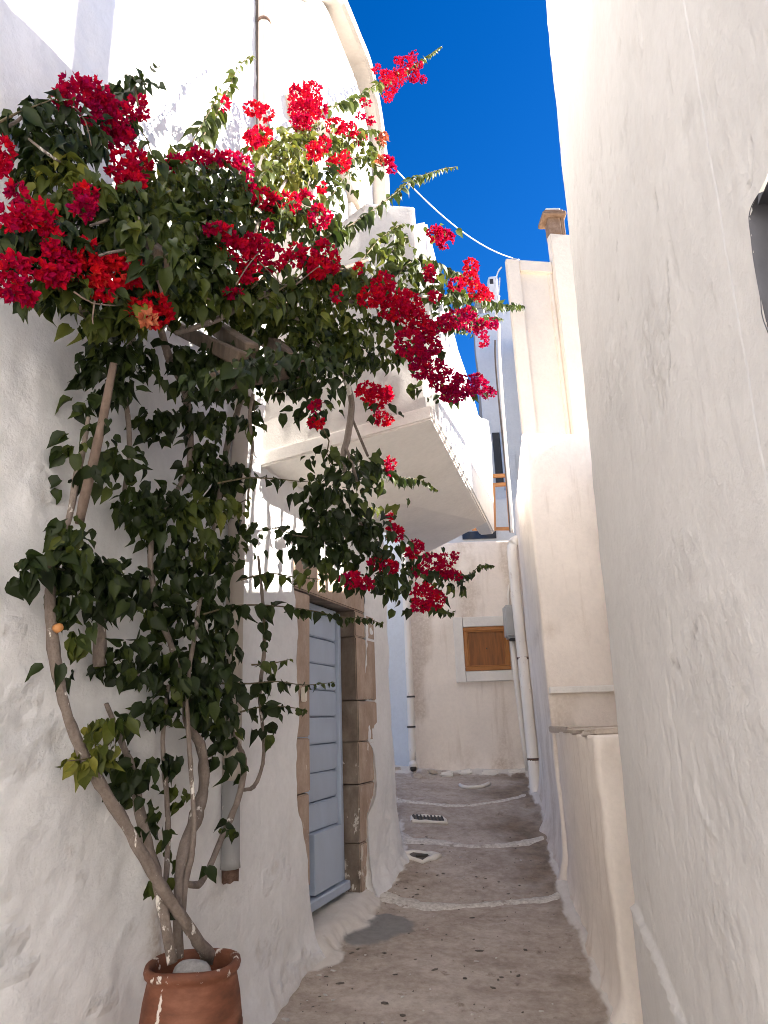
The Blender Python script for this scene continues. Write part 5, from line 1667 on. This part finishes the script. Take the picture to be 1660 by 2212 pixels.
# ---- flower clusters
BV = np.array([(0, 0, 0), (-.36, .38, .10), (0, .45, -.04), (.36, .38, .10), (-.22, .80, .12), (0, 1.05, .10), (.22, .80, .12)])
BF = [(0, 2, 1), (0, 3, 2), (1, 2, 5, 4), (2, 3, 6, 5)]
def cluster(cx, cy, rx, ry, tint=.45, noff=None, dens=1.0, mat='bract', size=.0225):
    nn = (cn_(cx, cy) + .10) if noff is None else noff
    c = offwall(cx, cy, nn)
    k = float((c - CAM) @ FW) / FPX
    a, b = rx * k, ry * k
    dz = min(.10, .8 * (a + b) / 2)
    n = int(dens * 13500 * (a + .012) * (b + .012)) + 6
    V, F, t, off = [], [], [], 0
    lob = rng.normal(0, 1, (7, 3))
    lob /= np.linalg.norm(lob, axis=1)[:, None]
    for _ in range(n):
        u = rng.normal(0, 1, 3)
        u /= np.linalg.norm(u)
        bmp = .80 + .26 * max(0, float((lob @ u).max()) - .5) * 2 * .8
        rr_ = bmp * (.55 + .45 * rng.random() ** .5)
        p = c + (RT * (u[0] * a) + UP * (u[1] * b) - FW * (u[2] * dz)) * rr_
        ax0 = RT * u[0] + UP * u[1] - FW * u[2] + rng.normal(0, .45, 3) + np.array([0, 0, .2])
        ax0 /= np.linalg.norm(ax0)
        s_ = size * rng.uniform(.7, 1.2)
        ref = np.cross(ax0, rng.normal(0, 1, 3))
        ref /= np.linalg.norm(ref)
        ti = np.clip(tint + rng.normal(0, .14), 0, 1)
        for j in range(3):
            an = j * 2.094
            sd = ref * math.cos(an) + np.cross(ax0, ref) * math.sin(an)
            op = rng.uniform(.55, 1.15)
            ya = ax0 * math.cos(op) + sd * math.sin(op)
            za = ax0 * math.sin(op) - sd * math.cos(op)
            xa = np.cross(ya, za)
            V.append(BV @ (np.stack([xa, ya, za], 0) * s_) + p)
            F += [tuple(q + off for q in f) for f in BF]
            t.append(np.full(7, np.clip(ti + rng.normal(0, .05), 0, 1)))
            off += 7
    return obj('flower_cluster', mesh_np('flower_cluster', np.vstack(V), F, False, {'tint': np.concatenate(t)}), M[mat], bg_)

CL = [
    (165, 195, 38, 28, .3), (205, 200, 36, 32, .3), (140, 215, 22, 20, .3), (228, 232, 30, 26, .28), (262, 250, 30, 28, .26), (297, 232, 22, 28, .36), (255, 300, 34, 30, .24), (245, 270, 30, 24, .26), (185, 240, 40, 20, .2),
    (262, 362, 34, 34, .5), (300, 352, 26, 36, .45), (285, 395, 34, 20, .55), (8, 325, 20, 28, .5), (6, 360, 14, 16, .5), (36, 418, 18, 24, .2), (190, 418, 28, 20, .42), (180, 450, 24, 22, .2),
    (15, 472, 30, 22, .45), (58, 470, 30, 26, .45), (95, 465, 26, 28, .5), (118, 525, 22, 34, .45), (122, 560, 20, 30, .4), (185, 535, 26, 16, .62), (160, 552, 18, 16, .5),
    (22, 580, 34, 34, .42), (20, 625, 34, 26, .36), (50, 640, 26, 16, .34), (78, 582, 32, 22, .5), (120, 598, 26, 18, .4), (150, 578, 18, 22, .45), (200, 590, 38, 34, .72), (222, 620, 32, 30, .7), (262, 580, 28, 34, .75), (285, 588, 26, 32, .7), (190, 560, 20, 14, .6), (240, 570, 20, 16, .7),
    (300, 668, 30, 20, .75), (335, 655, 26, 20, .78), (352, 680, 20, 22, .72), (330, 690, 16, 14, .8),
    (385, 355, 24, 20, .3), (430, 335, 24, 16, .32), (462, 345, 26, 18, .26), (498, 345, 26, 14, .3), (528, 362, 18, 24, .28), (540, 400, 10, 20, .3),
    (550, 235, 24, 14, .6), (575, 245, 16, 16, .62), (565, 292, 28, 18, .6), (545, 300, 16, 20, .45), (485, 225, 12, 10, .5),
    (650, 205, 30, 26, .5), (675, 205, 24, 26, .52), (655, 240, 34, 30, .48), (650, 262, 26, 18, .45), (690, 240, 20, 16, .4), (725, 270, 24, 16, .56), (752, 278, 22, 16, .56), (775, 300, 18, 12, .52), (780, 250, 9, 9, .35), (800, 262, 9, 9, .35),
    (678, 330, 20, 24, .58), (700, 312, 16, 16, .5), (732, 355, 26, 20, .6), (748, 340, 12, 14, .6), (695, 405, 8, 12, .6), (820, 300, 7, 7, .3),
    (845, 185, 22, 20, .55), (862, 165, 18, 18, .55), (832, 165, 14, 14, .5), (878, 135, 16, 14, .5), (895, 165, 16, 14, .5), (838, 210, 12, 12, .6), (895, 120, 10, 10, .45), (915, 172, 9, 7, .45), (860, 130, 9, 9, .45), (815, 150, 10, 9, .5), (905, 140, 9, 9, .4),
    (835, 345, 18, 10, .4), (848, 365, 12, 10, .3), (790, 222, 12, 8, .4),
    (570, 428, 26, 20, .5), (590, 440, 22, 16, .48), (625, 440, 26, 24, .5), (692, 470, 24, 28, .34), (660, 425, 14, 10, .4), (580, 485, 12, 8, .4), (460, 495, 18, 12, .32),
    (488, 515, 26, 28, .48), (510, 540, 28, 30, .46), (555, 545, 34, 36, .42), (590, 560, 26, 32, .4), (535, 590, 24, 18, .5), (545, 525, 20, 20, .4), (505, 632, 18, 7, .4),
    (640, 550, 26, 22, .48), (665, 560, 26, 22, .5), (700, 545, 24, 24, .48), (690, 580, 26, 22, .55), (720, 570, 18, 22, .5), (725, 635, 9, 14, .55), (775, 580, 6, 10, .6),
    (940, 505, 18, 18, .4), (962, 515, 20, 22, .36), (1018, 575, 16, 16, .6), (1015, 605, 22, 22, .6), (1035, 630, 26, 20, .6), (930, 590, 14, 16, .36), (985, 615, 18, 14, .4), (1055, 640, 12, 10, .55), (940, 640, 14, 10, .4),
    (800, 640, 32, 22, .55), (830, 610, 28, 22, .44), (835, 640, 34, 26, .52), (850, 665, 36, 28, .48), (880, 655, 34, 28, .5), (890, 690, 36, 32, .44), (915, 710, 34, 32, .38), (880, 740, 36, 28, .34), (925, 745, 30, 28, .28), (905, 770, 26, 22, .22),
    (910, 800, 26, 20, .24), (940, 800, 34, 24, .25), (965, 825, 36, 26, .2), (1000, 835, 36, 24, .18), (1030, 835, 24, 20, .22), (1055, 848, 18, 12, .2), (975, 850, 34, 18, .1), (1030, 815, 10, 9, .3),
    (985, 690, 32, 20, .26), (1010, 680, 22, 16, .3), (960, 700, 22, 18, .3), (1030, 705, 28, 16, .25), (1045, 735, 10, 20, .26), (1065, 700, 14, 12, .2),
    (790, 845, 26, 22, .5), (815, 860, 28, 28, .48), (835, 850, 14, 20, .5), (825, 905, 22, 16, .5), (685, 912, 18, 9, .6), (683, 880, 12, 12, .2), (800, 785, 14, 6, .3),
    (843, 1000, 10, 16, .42), (838, 1018, 8, 8, .4), (845, 1130, 10, 20, .46), (855, 1150, 18, 20, .46), (900, 1180, 16, 16, .36), (890, 1195, 14, 14, .34), (935, 1215, 26, 20, .36), (965, 1210, 22, 14, .36), (960, 1235, 24, 14, .34), (985, 1200, 10, 10, .3), (820, 1215, 26, 14, .42), (845, 1225, 18, 12, .4), (760, 1252, 28, 16, .36), (790, 1262, 18, 12, .34), (915, 1285, 30, 26, .44), (945, 1295, 20, 20, .42), (910, 1310, 22, 12, .4), (905, 1235, 18, 14, .3), (985, 1245, 14, 10, .3),
]
for i, q in enumerate(CL):
    no = None
    x, y = q[0], q[1]
    if y > 930:
        no = float(np.interp(x, [680, 760, 850, 960], [.62, .68, .76, .82]))
    elif y > 780 and x < 860:
        no = .74
    cluster(q[0], q[1], q[2] * .98, q[3] * .98, q[4], no, 1.0 if q[2] > 13 else .6)
cluster(320, 690, 16, 12, .5, .58, .8, 'bract_dry')
cluster(830, 300, 8, 14, .4, .85, .8, 'bract_dry')
cluster(820, 345, 6, 6, .4, .85, .8, 'bract_dry')

# a few dry twigs caught in the canopy
for k, pts in enumerate(([(478 * .342, 205 + 84 * .342), (185, 262), (198, 315)], [(160, 630), (200, 655), (250, 660)], [(205, 740 * .5 + 280), (200, 690), (203, 700)], [(510, 615), (535, 575), (560, 545)], [(560, 565), (590, 595), (610, 615)], [(640, 615), (670, 590), (690, 575)])):
    P = [offwall(x, y, cn_(x, y) + .14) for x, y in pts]
    tube('dry_twig', P, [.003, .0026, .0018], M['lath'], bg_, sides=5)
print('leaves', len(leaves), 'clusters', len(CL))
